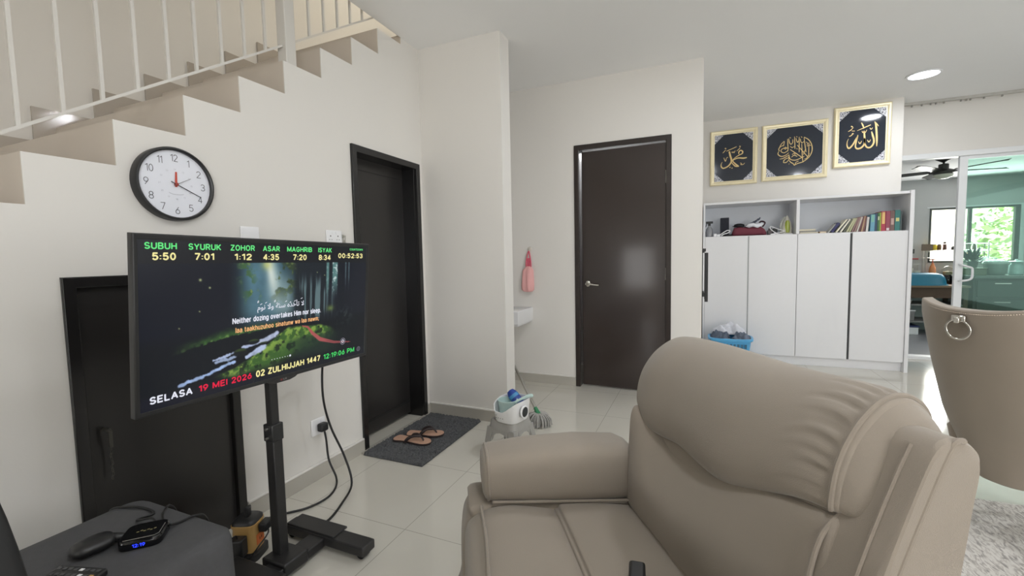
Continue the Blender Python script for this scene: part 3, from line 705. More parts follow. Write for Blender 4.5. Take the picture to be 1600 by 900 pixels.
# screen picture: an emitting grid coloured from a procedural forest scene
def vnoise(x, y, seed, octv=4):
    out = np.zeros_like(x); amp = 1.0; tot = 0
    for k in range(octv):
        r = np.random.default_rng(seed+k).random((67, 67)); xi = np.floor(x).astype(int); yi = np.floor(y).astype(int); fx = x-xi; fy = y-yi
        fx = fx*fx*(3-2*fx); fy = fy*fy*(3-2*fy)
        g = lambda a, b: r[a % 67, b % 67]
        out += amp*((g(xi, yi)*(1-fx)+g(xi+1, yi)*fx)*(1-fy)+(g(xi, yi+1)*(1-fx)+g(xi+1, yi+1)*fx)*fy); tot += amp; amp *= .5; x = x*2+13; y = y*2+7
    return out/tot
def smooth(a, b, x): t = np.clip((x-a)/(b-a), 0, 1); return t*t*(3-2*t)
def segdist(S, Tt, pts):
    best = np.full(S.shape, 9.0); par = np.zeros(S.shape); acc = 0; tl = sum(math.dist(p, q) for p, q in zip(pts[:-1], pts[1:]))
    for p, q in zip(pts[:-1], pts[1:]):
        dx, dy = q[0]-p[0], q[1]-p[1]; l2 = dx*dx+dy*dy; u = np.clip(((S-p[0])*dx+(Tt-p[1])*dy)/l2, 0, 1)
        d = np.hypot(S-p[0]-u*dx, Tt-p[1]-u*dy); mk = d < best; best = np.where(mk, d, best); par = np.where(mk, (acc+u*math.sqrt(l2))/tl, par); acc += math.sqrt(l2)
    return best, par
NX, NY = 400, 222
S0, S1, T0, T1 = .013, TW-.017, .017, TH-.015
S, Tt = np.meshgrid(np.linspace(S0, S1, NX), np.linspace(T0, T1, NY))
img = np.zeros((NY, NX, 3)); img[:] = (24, 27, 36)
def blend(c, a):
    global img
    a = np.clip(a, 0, 1)[..., None]; img = img*(1-a)+np.array(c, float)*a
n1_ = vnoise(S*40, Tt*40, 1); n2_ = vnoise(S*90, Tt*90, 11); n3_ = vnoise(S*22, Tt*22, 21); nv = vnoise(S*70, Tt*4, 31); nw = vnoise(S*60+Tt*25, Tt*60, 41)
blend((20, 24, 34), smooth(.3, .0, S)*smooth(.09, .3, Tt))
haze = smooth(.27, .36, S)*smooth(.62, .50, S)*smooth(.36, .24, Tt)
blend((50, 74, 82), haze*.95); blend((84, 120, 136), haze*smooth(.30, .38, S)*smooth(.53, .44, S)*(.6+.7*n3_))
bc = .434+(Tt-.09)*.22; bwid = .018+(Tt-.09)*.16
beam = np.exp(-((S-bc-.015)/bwid)**2)*smooth(.33, .2, Tt)
blend((140, 166, 168), beam*.95); blend((212, 222, 214), np.exp(-((S-bc)/(bwid*.7))**2)*smooth(.29, .12, Tt)*.95)
blend((128, 152, 156), np.exp(-((S-.505)/.035)**2)*smooth(.10, .2, Tt)*smooth(.32, .25, Tt)*.8)
blend((190, 196, 120), np.exp(-((S-.425)/.02)**2-((Tt-.095)/.02)**2)*.8)
fol = smooth(.47, .60, n1_)*(np.exp(-((S-.338-(Tt-.1)*.25)/.028)**2)*smooth(.27, .2, Tt))
blend((66, 98, 58), fol*.9); blend((128, 150, 88), fol*smooth(.5, .66, n2_)*.8)
fol2 = smooth(.42, .54, n1_)*smooth(.0, .03, S-.455+(Tt-.15)*.35)*smooth(.60, .53, S)*smooth(.26, .15, Tt)
blend((52, 66, 44), fol2*.95); blend((104, 122, 70), fol2*smooth(.5, .64, n2_)*.8)
tk = smooth(.535, .565, S)*smooth(.80, .70, S)*smooth(.36, .30, Tt)
blend((30, 36, 42), tk*.96); blend((100, 124, 128), tk*smooth(.48, .62, nv)*smooth(.12, .2, Tt)*.9)
for a, c, t1 in ((.707, .727, .27), (.741, .776, .26)):
    bd_ = smooth(a, a+.006, S)*smooth(c, c-.006, S)*smooth(t1, t1-.12, Tt)
    blend((92, 132, 130), bd_*.95); blend((190, 208, 208), bd_*smooth(.58, .68, n2_)*(1 if a > .73 else .25))
for a in (.822, .842): blend((110, 140, 145), np.exp(-((S-a)/.0035)**2)*smooth(.24, .1, Tt)*(.4+.8*n2_))
blend((22, 26, 34), smooth(.780, .792, S)*smooth(.822, .81, S)*.7)
blend((26, 29, 38), smooth(.852, .862, S)*.9)
bush = np.exp(-((S-.825)/.05)**2-((Tt-.345)/.035)**2)*smooth(.5, .62, n2_); blend((74, 96, 88), bush*.8)
# ground
gl = smooth(.30, .36, Tt); blend((18, 22, 26), gl*.75)
low = np.interp(S, [.09, .13, .2, .285, .4, .47], [.378, .372, .358, .345, .341, .337])+(n2_-.5)*.012
lb = smooth(.002, -.003, Tt-low)*smooth(-.034, -.004, Tt-low+(n1_-.5)*.02)*smooth(.09, .20, S)*smooth(.50, .46, S)
blend((58, 96, 46), lb*(.35+.8*n2_)); blend((118, 156, 80), lb*smooth(.46, .66, nw)*smooth(-.016, -.004, Tt-low)*.8)
rb_top = np.interp(S, [.22, .30, .37, .43, .47, .52, .60, .68, .74, .80], [.475, .462, .432, .398, .372, .345, .350, .355, .372, .42])
rb_bot = np.interp(S, [.22, .30, .45, .55, .65, .75, .80], [.478, .500, .497, .47, .45, .42, .42])
rbm = smooth(-.004, .008, Tt-rb_top)*smooth(.010, -.03, Tt-rb_bot)*smooth(.22, .26, S)*smooth(.78, .70, S)
blend((62, 98, 44), rbm*.95); blend((138, 168, 74), rbm*smooth(.40, .60, nw)*smooth(.10, .0, Tt-rb_top)*.95); blend((24, 36, 28), rbm*smooth(.58, .68, n1_)*.85)
blend((34, 52, 42), smooth(.50, .60, S)*smooth(.84, .70, S)*smooth(.385, .41, Tt)*smooth(.50, .46, Tt)*.75)
mg = np.exp(-((S-.735)/.018)**2-((Tt-.290)/.012)**2); blend((110, 132, 66), mg*.8)
def water(pts, w0, w1, c):
    d, u = segdist(S, Tt, pts); wd = w0+(w1-w0)*u; blend(c, smooth(wd*1.25, wd*.6, d+(n2_-.5)*.010)*(.72+.5*n1_))
water([(.470, .362), (.432, .376), (.385, .386), (.330, .394)], .010, .005, (186, 196, 222))
water([(.385, .387), (.310, .402), (.252, .416), (.225, .420)], .005, .003, (170, 184, 216))
water([(.412, .402), (.378, .420), (.345, .431)], .014, .006, (182, 196, 226))
water([(.335, .412), (.285, .424), (.235, .427)], .004, .006, (150, 166, 196))
water([(.300, .438), (.252, .449), (.190, .466), (.120, .478)], .005, .006, (166, 190, 232))
for x, y, a, b_ in ((.322, .409, .026, .015), (.372, .379, .024, .010), (.41, .392, .02, .006)): 
    e_ = np.hypot((S-x)/a, (Tt-y)/b_); blend((24, 28, 32), smooth(1.15, .85, e_)); blend((70, 92, 44), smooth(1.05, .8, e_)*smooth(y, y-b_*.6, Tt)*.7)
d, u = segdist(S, Tt, [(.588, .350), (.615, .358), (.640, .388), (.68, .420), (.76, .447), (.858, .462)]); pw = np.interp(u, [0, .2, .4, .6, 1], [.002, .007, .009, .006, .0018])
blend((176, 86, 88), smooth(pw*1.2, pw*.7, d)*.95); blend((120, 60, 64), smooth(pw*.5, pw*.25, d)*smooth(.45, .6, u))
for x, y, r in ((.186, .143, .0042), (.216, .170, .0032), (.183, .246, .0022), (.121, .294, .002), (.66, .13, .002), (.70, .143, .002)): blend((190, 200, 140), np.exp(-(np.hypot(S-x, Tt-y)/r)**2))
blend((27, 28, 32), smooth(.0895, .0875, Tt)); blend((24, 26, 36), smooth(.486, .50, Tt)*smooth(.0, .01, S)*smooth(.46, .30, S)*.8+smooth(.497, .505, Tt)*.6)
colr = np.vectorize(lambda x: lin((x, 0, 0))[0])(np.clip(img, 0, 255))
sm = MB(); sm.v = [tv(float(s), float(t), .0) for s, t in zip(S.ravel(), Tt.ravel())]
idx = np.arange(NX*NY).reshape(NY, NX)
sm.f = [tuple(map(int, q)) for q in np.stack([idx[:-1, :-1].ravel(), idx[:-1, 1:].ravel(), idx[1:, 1:].ravel(), idx[1:, :-1].ravel()], 1)]
scm = bpy.data.materials.new('lit_screen'); scm.use_nodes = True; nt = scm.node_tree; b = nt.nodes['Principled BSDF']
at_ = nt.nodes.new('ShaderNodeVertexColor'); at_.layer_name = 'picture'
b.inputs['Base Color'].default_value = (.008, .008, .009, 1); b.inputs['Roughness'].default_value = .25; b.inputs['Specular IOR Level'].default_value = .25
nt.links.new(at_.outputs['Color'], b.inputs['Emission Color']); b.inputs['Emission Strength'].default_value = 1.0
scr = obj('screen', sm, scm, T)
ca = scr.data.color_attributes.new('picture', 'FLOAT_COLOR', 'POINT')
ca.data.foreach_set('color', np.concatenate([colr.reshape(-1, 3), np.ones((NX*NY, 1))], 1).ravel().astype(np.float32))
G, Y_, W_, R_, O_ = (emat('caption_green', (112, 240, 140), 1), emat('caption_cream', (250, 240, 168), 1), emat('caption_white', (236, 238, 250), 1), emat('caption_red', (232, 48, 76), 1), emat('caption_orange', (246, 186, 130), 1))
tf = lambda x, y: tv(x, y, .0012)
B = .205
def cap(s, x0, x1, base, h, m, bold=B, name='caption'): return obj(name, text_mb(s, tf, x0, x1, base, -h, bold), m, scr)
for s, x0, x1, tm, y0, y1 in (('SUBUH', .030, .117, '5:50', .049, .114), ('SYURUK', .150, .253, '7:01', .168, .230), ('ZOHOR', .285, .375, '1:12', .299, .363), ('ASAR', .407, .478, '4:35', .408, .475), ('MAGHRIB', .510, .630, '7:20', .537, .603), ('ISYAK', .662, .736, '8:34', .665, .731)):
    cap(s, x0, x1, .0455, .0205, G, .19); cap(tm, y0, y1, .0785, .0235, Y_)
cap('COUNTDOWN', .843, .927, .0335, .0095, G, .2); cap('00:52:53', .774, .927, .0695, .0225, Y_)
cap('Neither dozing overtakes Him nor sleep.', .2915, .681, .3035, .0215, W_, .165)
cap('laa taakhuzuhoo sinatunw wa laa nawm;', .3026, .671, .3365, .0195, O_, .165)
cap('SELASA', .0366, .1585, .5150, .0235, W_); cap('19 MEI 2026', .1775, .3643, .5150, .0225, R_); cap('02 ZULHIJJAH 1447', .381, .682, .5160, .0255, Y_); cap('12:19:06 PM', .700, .886, .5155, .0235, emat('caption_mint', (80, 214, 110), 1))
ar = '\ufee1\ufeee\ufee7 \ufefb\ufeed \ufe94\ufee8\ufeb3 \ufee9\ufeac\ufea7\ufe84\ufe97 \ufefb'
va, fa = glyphs(ar, .01)
amb = MB()
if va:
    xa, xb = min(v[0] for v in va), max(v[0] for v in va); ya, yb = min(v[1] for v in va), max(v[1] for v in va)
    amb.add([tf(.3856+(v[0]-xa)/(xb-xa)*.207, .2735-(v[1]-ya)/(yb-ya)*.036) for v in va], fa)
for x, y, dx in ((.585, .232, -.008), (.552, .240, -.007), (.530, .243, -.006), (.512, .238, -.008), (.478, .246, -.008), (.462, .235, -.007), (.462, .231, -.007), (.440, .242, -.007), (.425, .236, -.008), (.405, .240, -.008), (.392, .232, -.006), (.392, .228, -.006)):
    stroke([(x, y, .0022), (x+dx, y+.004, .0022)], lambda a, b_, t: tv(a, b_, .0012), amb, 0, 4)
obj('scripture_line', amb, W_, scr)
for k in range(8):
    x = .447+.0117*k; r = .0042 if k == 7 else .0016
    obj('page_dot', MB().add([tv(x+r*math.cos(q), .4619+r*math.sin(q), .0012) for q in np.linspace(0, 2*math.pi, 14, endpoint=False)], [tuple(range(14))]), W_, scr)
def ringflat(x, y, r0, r1, n=28):
    A = [tv(x+r0*math.cos(q), y+r0*math.sin(q), .0012) for q in np.linspace(0, 2*math.pi, n, endpoint=False)]; C = [tv(x+r1*math.cos(q), y+r1*math.sin(q), .0012) for q in np.linspace(0, 2*math.pi, n, endpoint=False)]
    return MB().add(A+C, [(i, (i+1) % n, n+(i+1) % n, n+i) for i in range(n)])
ig = emat('icon_grey', (120, 118, 128), 1)
obj('home_icon', ringflat(.8118, .4522, .0045, .0075), W_, scr); obj('home_ring', ringflat(.8118, .4522, .0115, .0160), ig, scr)
obj('gear_icon', ringflat(.914, .5065, .0085, .0112), ig, scr); obj('gear_hub', ringflat(.914, .5065, .0035, .0055), ig, scr)

# ---- stand
ts = thing('screen_stand', (-1.45, 1.11, 0), 'black metal floor stand with one pole and an H shaped foot holding the television', 'stand')
px, py = -1.452, 1.112
obj('pole', MB().box(px-.021, px+.021, py-.020, py+.020, .05, .56), M['black_metal'], ts, bev=.004)
obj('inner_pole', MB().box(px-.015, px+.015, py-.016, py+.016, .55, .95), M['black_metal'], ts, bev=.003)
obj('collar', MB().box(px-.024, px+.024, py-.024, py+.024, .50, .565), M['black_plastic'], ts, bev=.004)
for z in (.515, .55):
    for sy in (-1, 1): obj('clamp_screw', MB().cyl((px, py+sy*.024, z), (px, py+sy*.033, z), .005, n=10), M['steel'], ts, smooth=True)
obj('base_bar', MB().box(-1.452, -1.372, .985, 1.275, .018, .054), M['black_metal'], ts, bev=.005)
obj('pole_socket', MB().box(-1.485, -1.365, py-.055, py+.05, .02, .068), M['black_metal'], ts, bev=.006)
def foot(y):
    f = obj('foot', MB().box(-1.60, -1.175, y-.035, y+.035, .022, .060), M['black_metal'], ts, bev=.006)
    obj('cover_plate', MB().box(-1.585, -1.33, y-.028, y+.050, .058, .066), M['black_metal'], f, bev=.003)
    for x in (-1.575, -1.205): obj('caster', MB().cyl((x, y-.018, .018), (x, y+.018, .018), .018, n=16), M['rubber'], f, smooth=True)
foot(1.278); foot(.985)
obj('mount_bracket', MB().box(px-.012, px+.016, py-.10, py+.10, .84, .93), M['black_metal'], ts, bev=.003)

# cables behind the stand
M['cable'] = mat('black_cable_sheath', (24, 24, 25), .45, var=.05)
pc = thing('power_cable', (-1.75, 1.62, 0), 'black cable hanging from the television down to the floor by the stand foot', 'cable')
obj('lead', cable([(-1.47, 1.40, .80), (-1.62, 1.55, .74), (-1.735, 1.62, .64), (-1.748, 1.625, .47), (-1.745, 1.66, .31), (-1.70, 1.70, .14), (-1.62, 1.66, .03), (-1.56, 1.53, .0062), (-1.515, 1.40, .0062), (-1.55, 1.362, .0062), (-1.62, 1.345, .0062), (-1.67, 1.29, .0062)], .0055, 80), M['cable'], pc, smooth=True)
sk = thing('wall_socket', (XA, 1.688, .24), 'white square wall socket low on the wall beside the black door', 'socket')
obj('plate', MB().box(XA, XA+.010, 1.643, 1.733, .240, .328), M['white_plastic'], sk, bev=.004)
obj('rocker_switch', MB().box(XA+.010, XA+.014, 1.700, 1.718, .300, .316), M['white_plastic'], sk, bev=.0015)
pg = thing('plug_lead', (-1.83, 1.69, 0), 'black plug in the low wall socket with its lead trailing to the power tower', 'plug')
obj('plug', MB().box(XA+.010, XA+.048, 1.672, 1.722, .258, .302), M['black_plastic'], pg, bev=.010, seg=3)
obj('lead', cable([(XA+.035, 1.70, .262), (XA+.045, 1.70, .21), (-1.80, 1.69, .11), (-1.745, 1.68, .03), (-1.70, 1.63, .0062), (-1.665, 1.54, .0062), (-1.685, 1.44, .0062), (-1.75, 1.36, .0062), (-1.80, 1.27, .0062), (-1.75, 1.15, .0062), (-1.68, 1.10, .009), (-1.655, 1.09, .03)], .0052, 80), M['cable'], pg, smooth=True)

# ---- yellow power tower with black plugs
pt = thing('power_tower', (-1.595, 1.075, 0), 'yellow and black power tower with sockets standing behind the stand pole', 'power strip')
M['yellow'] = mat('yellow_plastic', (186, 150, 92), .4, var=.03)
c0 = Vector((-1.640, 1.120, 0)); ua = Vector((.92, .40, 0)).normalized(); va_ = Vector((-.40, .92, 0)).normalized()
def tower_ring(hx_, hy_, z, n=24):
    return [c0+ua*(hx_*math.copysign(abs(math.cos(t))**.45, math.cos(t)))+va_*(hy_*math.copysign(abs(math.sin(t))**.45, math.sin(t)))+Vector((0, 0, z)) for t in np.linspace(0, 2*math.pi, n, endpoint=False)]
obj('body', MB().loft([tower_ring(.044, .044, .03), tower_ring(.046, .046, .05), tower_ring(.044, .044, .125), tower_ring(.048, .048, .135), tower_ring(.048, .048, .142)]), M['yellow'], pt, smooth=True, angle=50)
obj('cap', MB().loft([tower_ring(.046, .046, .142), tower_ring(.045, .045, .152), tower_ring(.036, .036, .160)]), M['black_plastic'], pt, smooth=True, angle=50)
obj('carry_handle', MB().obox(c0+Vector((0, 0, .178))+ua*.004, (ua, va_, (0.05, 0, 1)), (.007, .014, .022)), M['black_plastic'], pt, bev=.005)
obj('foot_ring', MB().loft([tower_ring(.056, .056, .0), tower_ring(.056, .056, .026), tower_ring(.047, .047, .032)]), M['black_plastic'], pt, smooth=True, angle=50)
sf = c0+ua*.0462; 
obj('socket_plate', MB().obox(sf+Vector((0, 0, .072)), (ua, va_, (0, 0, 1)), (.0015, .024, .020)), mat('orange_socket_plate', (206, 112, 60), .4), pt, bev=.001)
obj('socket_holes', MB().obox(sf+Vector((0, 0, .072))+va_*.006, (ua, va_, (0, 0, 1)), (.0022, .002, .005)).obox(sf+Vector((0, 0, .072))-va_*.006, (ua, va_, (0, 0, 1)), (.0022, .002, .005)), M['rubber'], pt)
def adapter(c, ax, dims, label):
    t = thing('power_adapter', c, label, 'adapter')
    obj('body', MB().obox(c, ax, dims), M['black_plastic'], t, bev=.006, seg=3); return t
a1 = adapter(c0+ua*.063+va_*.012+Vector((0, 0, .116)), (ua, va_, (0, 0, 1)), (.016, .026, .018), 'black plug on the upper right face of the power tower')
obj('lead', cable([c0+ua*.066+va_*.02+Vector((0, 0, .100)), c0+ua*.078-va_*.0+Vector((0, 0, .088)), c0+ua*.07-va_*.04+Vector((0, 0, .07)), c0+ua*.05-va_*.06+Vector((0, 0, .04)), c0+ua*.03-va_*.075+Vector((0, 0, .007))], .003, 30), M['cable'], a1, smooth=True)
a2 = adapter(c0-va_*.068+Vector((0, 0, .075)), (ua, va_, (0, 0, 1)), (.026, .021, .036), 'black power adapter on the left face of the power tower')
obj('lead', cable([c0-va_*.07+Vector((0, 0, .112)), c0-va_*.085+Vector((0, 0, .13)), c0-va_*.105-ua*.03+Vector((0, 0, .10)), c0-va_*.11-ua*.07+Vector((0, 0, .02)), c0-va_*.10-ua*.13+Vector((0, 0, .007))], .0025, 30), M['cable'], a2, smooth=True)

# ================================================================== CLOCK AND SMALL WALL FITTINGS
ck = thing('wall_clock', (XA, 1.065, 1.464), 'round wall clock with a black rim, pale dial and a red hour hand', 'clock')
CC = (XA, 1.065, 1.464); CR = .1385
fc = lambda y, z, o: (XA+o, CC[1]+y, CC[2]+z)
obj('rim', MB().lathe([(CR-.012, .0), (CR, .0), (CR, .030), (CR-.003, .036), (CR-.008, .037), (CR-.012, .034), (CR-.0125, .020)], CC, (1, 0, 0), 64), M['black_plastic'], ck, smooth=True, angle=35)
obj('dial', MB().lathe([(CR-.010, .002), (CR-.010, .022), (.0, .022)], CC, (1, 0, 0), 64), mat('dial_white', (226, 228, 236), .4, var=.01), ck, smooth=True, angle=30)
ng = mat('numeral_grey', (98, 98, 102), .6)
for k in range(1, 13):
    a = math.radians(90-30*k); r = .099; t_ = str(k); wd = {1: .008, 11: .017, 10: .026, 12: .025}.get(k, .0165)
    cx, cz = r*math.cos(a), r*math.sin(a)
    obj('numeral', text_mb(t_, lambda x, z: fc(x, z, .0226), cx-wd/2, cx+wd/2, cz-.0135, .027, .085), ng, ck)
mi = MB()
for k in range(1, 13):
    a = math.radians(90-30*k); r = .056; s = str(k+12)
    text_mb(s, lambda x, z: fc(x, z, .0226), r*math.cos(a)-.004, r*math.cos(a)+.004, r*math.sin(a)-.003, .006, .12, mi)
stroke([(-.026, -.033, .002), (-.012, -.038, .002), (.012, -.038, .002), (.026, -.035, .002)], fc, mi, .0005)
mi.map(lambda x, y, z: (XA+.0226, y, z))
obj('minute_print', mi, mat('print_light_grey', (188, 190, 198), .6), ck)
def hand(ang, l0, l1, w_, o, m, name):
    a = math.radians(90-ang); d = (math.cos(a), math.sin(a)); q = (-d[1], d[0])
    P = [(d[0]*s+q[0]*e, d[1]*s+q[1]*e) for s, e in ((-l0, -w_), (l1, -w_*.7), (l1, w_*.7), (-l0, w_))]
    obj(name, MB().prism(P, fc, o, o+.0012), m, ck)
hand(3, .010, .047, .0042, .024, mat('hour_hand_red', (196, 74, 54), .4), 'hour_hand')
hand(115, .020, .096, .0016, .0265, M['black_plastic'], 'minute_hand')
hand(62, .012, .058, .0008, .029, mat('seconds_hand_grey', (90, 88, 88), .4), 'seconds_hand')
obj('hub', MB().lathe([(.006, .022), (.006, .031), (.0, .032)], CC, (1, 0, 0), 20), mat('hub_red', (150, 60, 50), .4), ck, smooth=True)

sp = thing('switch_plate', (XA, 1.367, 1.24), 'blank white wall plate just above the top edge of the television', 'switch plate')
obj('plate', MB().box(XA, XA+.009, 1.323, 1.411, 1.235, 1.321), M['white_plastic'], sp, bev=.003)
obj('cover', MB().box(XA+.009, XA+.011, 1.331, 1.403, 1.243, 1.313), M['white_plastic'], sp, bev=.001)
dsk = thing('wall_socket', (XA, 1.862, 1.24), 'white double wall socket beside the black door above the television', 'socket')
obj('plate', MB().box(XA, XA+.009, 1.808, 1.918, 1.240, 1.328), M['white_plastic'], dsk, bev=.003)
hl = MB()
for y in (1.835, 1.888): hl.box(XA+.009, XA+.0095, y-.003, y+.003, 1.293, 1.300); hl.box(XA+.009, XA+.0095, y-.010, y-.006, 1.275, 1.279); hl.box(XA+.009, XA+.0095, y+.006, y+.010, 1.275, 1.279)
obj('pin_holes', hl, M['rubber'], dsk)
obj('rocker_switch', MB().box(XA+.009, XA+.012, 1.845, 1.855, 1.308, 1.322).box(XA+.009, XA+.012, 1.872, 1.882, 1.308, 1.322), M['white_plastic'], dsk, bev=.001)
kh = thing('key_hook', (XA, 1.932, 1.28), 'small wall hook with a key hanging beside the black door', 'hook')
obj('hook', MB().lathe([(.010, 0), (.010, .004), (.004, .006), (.004, .016), (.006, .018), (.0, .02)], (XA, 1.932, 1.297), (1, 0, 0), 14), M['steel'], kh, smooth=True)
obj('key', MB().tube([(XA+.012, 1.932+.008*math.cos(t), 1.284+.010*math.sin(t)) for t in np.linspace(0, 6.28, 16, endpoint=False)], .0015, 6, closed=True).box(XA+.010, XA+.013, 1.926, 1.940, 1.235, 1.274), M['steel'], kh, bev=.001)

# ================================================================== GREY TABLE, MEDIA BOX AND REMOTES
M['greycloth'] = mat('charcoal_woven_cloth', (76, 76, 78), .95, var=.12, scale=60, bump=.4, bscale=700)
gt = thing('low_table', (-1.33, .40, 0), 'low table covered with charcoal grey cloth in the lower left corner', 'table')
def gring(x0, x1, y0, y1, r, z, n=8):
    out = []
    for cx, cy, a0 in ((x1-r, y1-r, 0), (x0+r, y1-r, 90), (x0+r, y0+r, 180), (x1-r, y0+r, 270)):
        for i in range(n+1): a = math.radians(a0+90*i/n); out.append((cx+r*math.cos(a), cy+r*math.sin(a), z))
    return out
gx0, gx1, gy0, gy1 = -1.585, -1.135, .02, .752
obj('cloth_cover', MB().loft([gring(gx0-.005, gx1+.005, gy0-.005, gy1+.005, .05, .06), gring(gx0, gx1, gy0, gy1, .05, .42), gring(gx0+.004, gx1-.004, gy0+.004, gy1-.004, .048, .440), gring(gx0+.016, gx1-.016, gy0+.016, gy1-.016, .04, .449), gring(gx0+.04, gx1-.04, gy0+.04, gy1-.04, .03, .451)]), M['greycloth'], gt, smooth=True, angle=60)
for x in (gx0+.05, gx1-.05):
    for y in (gy0+.05, gy1-.05): obj('leg', MB().box(x-.02, x+.02, y-.02, y+.02, 0, .08), M['black_metal'], gt, bev=.002)
mbx = thing('media_box', (-1.30, .63, .451), 'black media player box with a blue glowing clock display on the grey table', 'media box')
bc_ = Vector((-1.314, .624, .464)); bu = Vector((.69, .72, 0)).normalized(); bv = Vector((-.72, .69, 0)).normalized()
bu = Vector((.70, .714, 0)).normalized(); bv = Vector((-.714, .70, 0)).normalized()
def bp(u, v, z): p = bc_+bu*u+bv*v; return (p.x, p.y, .4515+z)
def bring(hu, hv, z, n=32): return [bp(hu*.92*math.copysign(abs(math.cos(t))**.4, math.cos(t)), hv*.92*math.copysign(abs(math.sin(t))**.4, math.sin(t)), z) for t in np.linspace(0, 2*math.pi, n, endpoint=False)]
obj('case', MB().loft([bring(.048, .046, 0), bring(.050, .048, .003), bring(.050, .048, .019), bring(.047, .045, .0235)]), M['black_gloss'], mbx, smooth=True, angle=50)
obj('top_trim', MB().tube([bp(u, v, .0236) for u, v in ((-.034, -.034), (.030, -.034), (.038, -.026), (.038, .02))], .0009, 6), M['steel'], mbx, smooth=True)
tl = MB()
for k in range(6): tl.add([bp(-.016+.007*k+dx, -.004+.004*(k % 2)+dy, .0239) for dx, dy in ((0, 0), (.005, .001), (.005, .005), (0, .004))], [(0, 1, 2, 3)])
obj('top_emblem', tl, mat('emblem_olive_gold', (150, 140, 96), .5), mbx)
dp = text_mb('12:19', lambda u, z: bp(u, -.0452, z), -.012, .014, .0075, .0085, .14)
obj('clock_display', dp, emat('display_blue', (40, 60, 255), 3.0), mbx)
pd = thing('dongle', (-1.38, .55, .451), 'black oval paddle shaped dongle lying on the grey table left of the media box', 'dongle')
A0 = Vector((-1.402, .515, .4515)); A1 = Vector((-1.352, .590, .4515))
A0 = Vector((-1.385, .503, .4515)); A1 = Vector((-1.372, .588, .4515)); pu = (A1-A0).normalized(); pv = Vector((-pu.y, pu.x, 0)); LL = (A1-A0).length
rings = []
for k in range(21):
    u = k/20; prof_w = .033*math.sqrt(max(0, 1-(2*u-1)**4))+.0005; h_ = .030*math.sqrt(max(0, 1-(2*u-1)**4))+.0005
    c = A0+pu*(LL*u); rings.append([c+pv*(prof_w*math.cos(t))+Vector((0, 0, .0185+h_*.6*math.sin(t))) for t in np.linspace(0, 2*math.pi, 20, endpoint=False)])
obj('body', MB().loft(rings), M['black_plastic'], pd, smooth=True, angle=180)
e0 = A1-pu*.008+Vector((0, 0, .016)); e1 = Vector((-1.352, .606, .463))
obj('neck', MB().tube([e0, e0.lerp(e1, .5), e1], [.012, .010, .007], 12), M['black_plastic'], pd, smooth=True)
obj('connector', MB().tube([e1, e1+(e1-e0).normalized()*.012], .005, 10), M['steel'], pd, smooth=True)
cbs = [([(-1.335, .662, .466), (-1.37, .668, .470), (-1.41, .655, .462), (-1.425, .675, .456), (-1.42, .70, .4555), (-1.47, .705, .4555), (-1.53, .690, .4555), (-1.60, .675, .43), (-1.64, .68, .3)], 'black cable looping from the media box over the left rear edge of the grey table'),
       ([(-1.325, .672, .466), (-1.36, .690, .468), (-1.40, .715, .457), (-1.43, .745, .452), (-1.45, .775, .40), (-1.47, .80, .25)], 'black cable running straight back from the media box between two others'),
       ([(-1.295, .672, .466), (-1.30, .70, .457), (-1.297, .735, .4555), (-1.295, .765, .43), (-1.30, .80, .3)], 'black cable leaving the rear right of the media box over the table edge')]
for pts, lb in cbs: tag(obj('cable', cable(pts, .0032, 50), M['cable'], smooth=True), lb, 'cable')
rm = thing('remote_control', (-1.27, .44, .451), 'black remote control with rows of buttons at the bottom edge of the grey table', 'remote control')
rc0 = Vector((-1.292, .462, .4515)); ru = Vector((.957, .29, 0)).normalized(); rv = Vector((.29, -.957, 0)).normalized()
obj('body', MB().obox(rc0+rv*.012+Vector((0, 0, .008)), (ru, rv, (0, 0, 1)), (.062, .050, .008)), M['black_plastic'], rm, bev=.005, seg=3)
kb = [MB(), MB(), MB()]
for i in range(8):
    for j in range(4):
        q = rc0+rv*(-.026+.017*j)+ru*(-.05+.0143*i)+Vector((0, 0, .016)); kb[0 if (i, j) not in ((4, 0), (5, 1), (7, 1)) else (2 if (i, j) == (7, 1) else 1)].obox(q, (ru, rv, (0, 0, 1)), (.0045, .0035, .001))
obj('buttons', kb[0], mat('button_dark_grey', (76, 76, 78), .5), rm); obj('white_buttons', kb[1], M['white_plastic'], rm); obj('yellow_button', kb[2], M['yellow'], rm)

# black chair at the corner; unseen back made tall to shade the wall
bcn = thing('office_chair', (-.78, -.02, 0), 'high backed black office chair cut off by the lower left corner', 'chair')
bcv = MB(); secs = []
for k in range(17):
    u = k/16; z = .52+.62*u; hw = .285*(1-.10*u-.42*u**5)*(.86+.14*math.sin(min(u*3, 1)*1.57)); cx = -.835-.20*u+.03*math.sin(u*3); th = .035*(1-.5*u**6)+.004
    secs.append([(cx+.02+th*math.sin(t)+.045*(math.cos(t)**2), -.018+hw*math.copysign(abs(math.cos(t))**.7, math.cos(t)), z) for t in np.linspace(0, 2*math.pi, 36, endpoint=False)])
bcv.loft(secs)
obj('backrest', bcv, mat('black_leatherette', (14, 14, 15), .5, var=.1), bcn, smooth=True, angle=60)
obj('seat', MB().lathe([(.19, .43), (.21, .45), (.21, .48), (.18, .50), (0, .505)], (-.60, -.03, 0), n=28), M['rubber'], bcn, smooth=True)
obj('stem', MB().cyl((-.60, -.03, .05), (-.60, -.03, .44), .025), M['black_metal'], bcn, smooth=True)
for k in range(5):
    a = 2*math.pi*k/5
    obj('leg', MB().tube([(-.60, -.03, .07), (-.60+.24*math.cos(a), -.03+.24*math.sin(a), .025)], .018, 8), M['black_metal'], bcn, smooth=True)

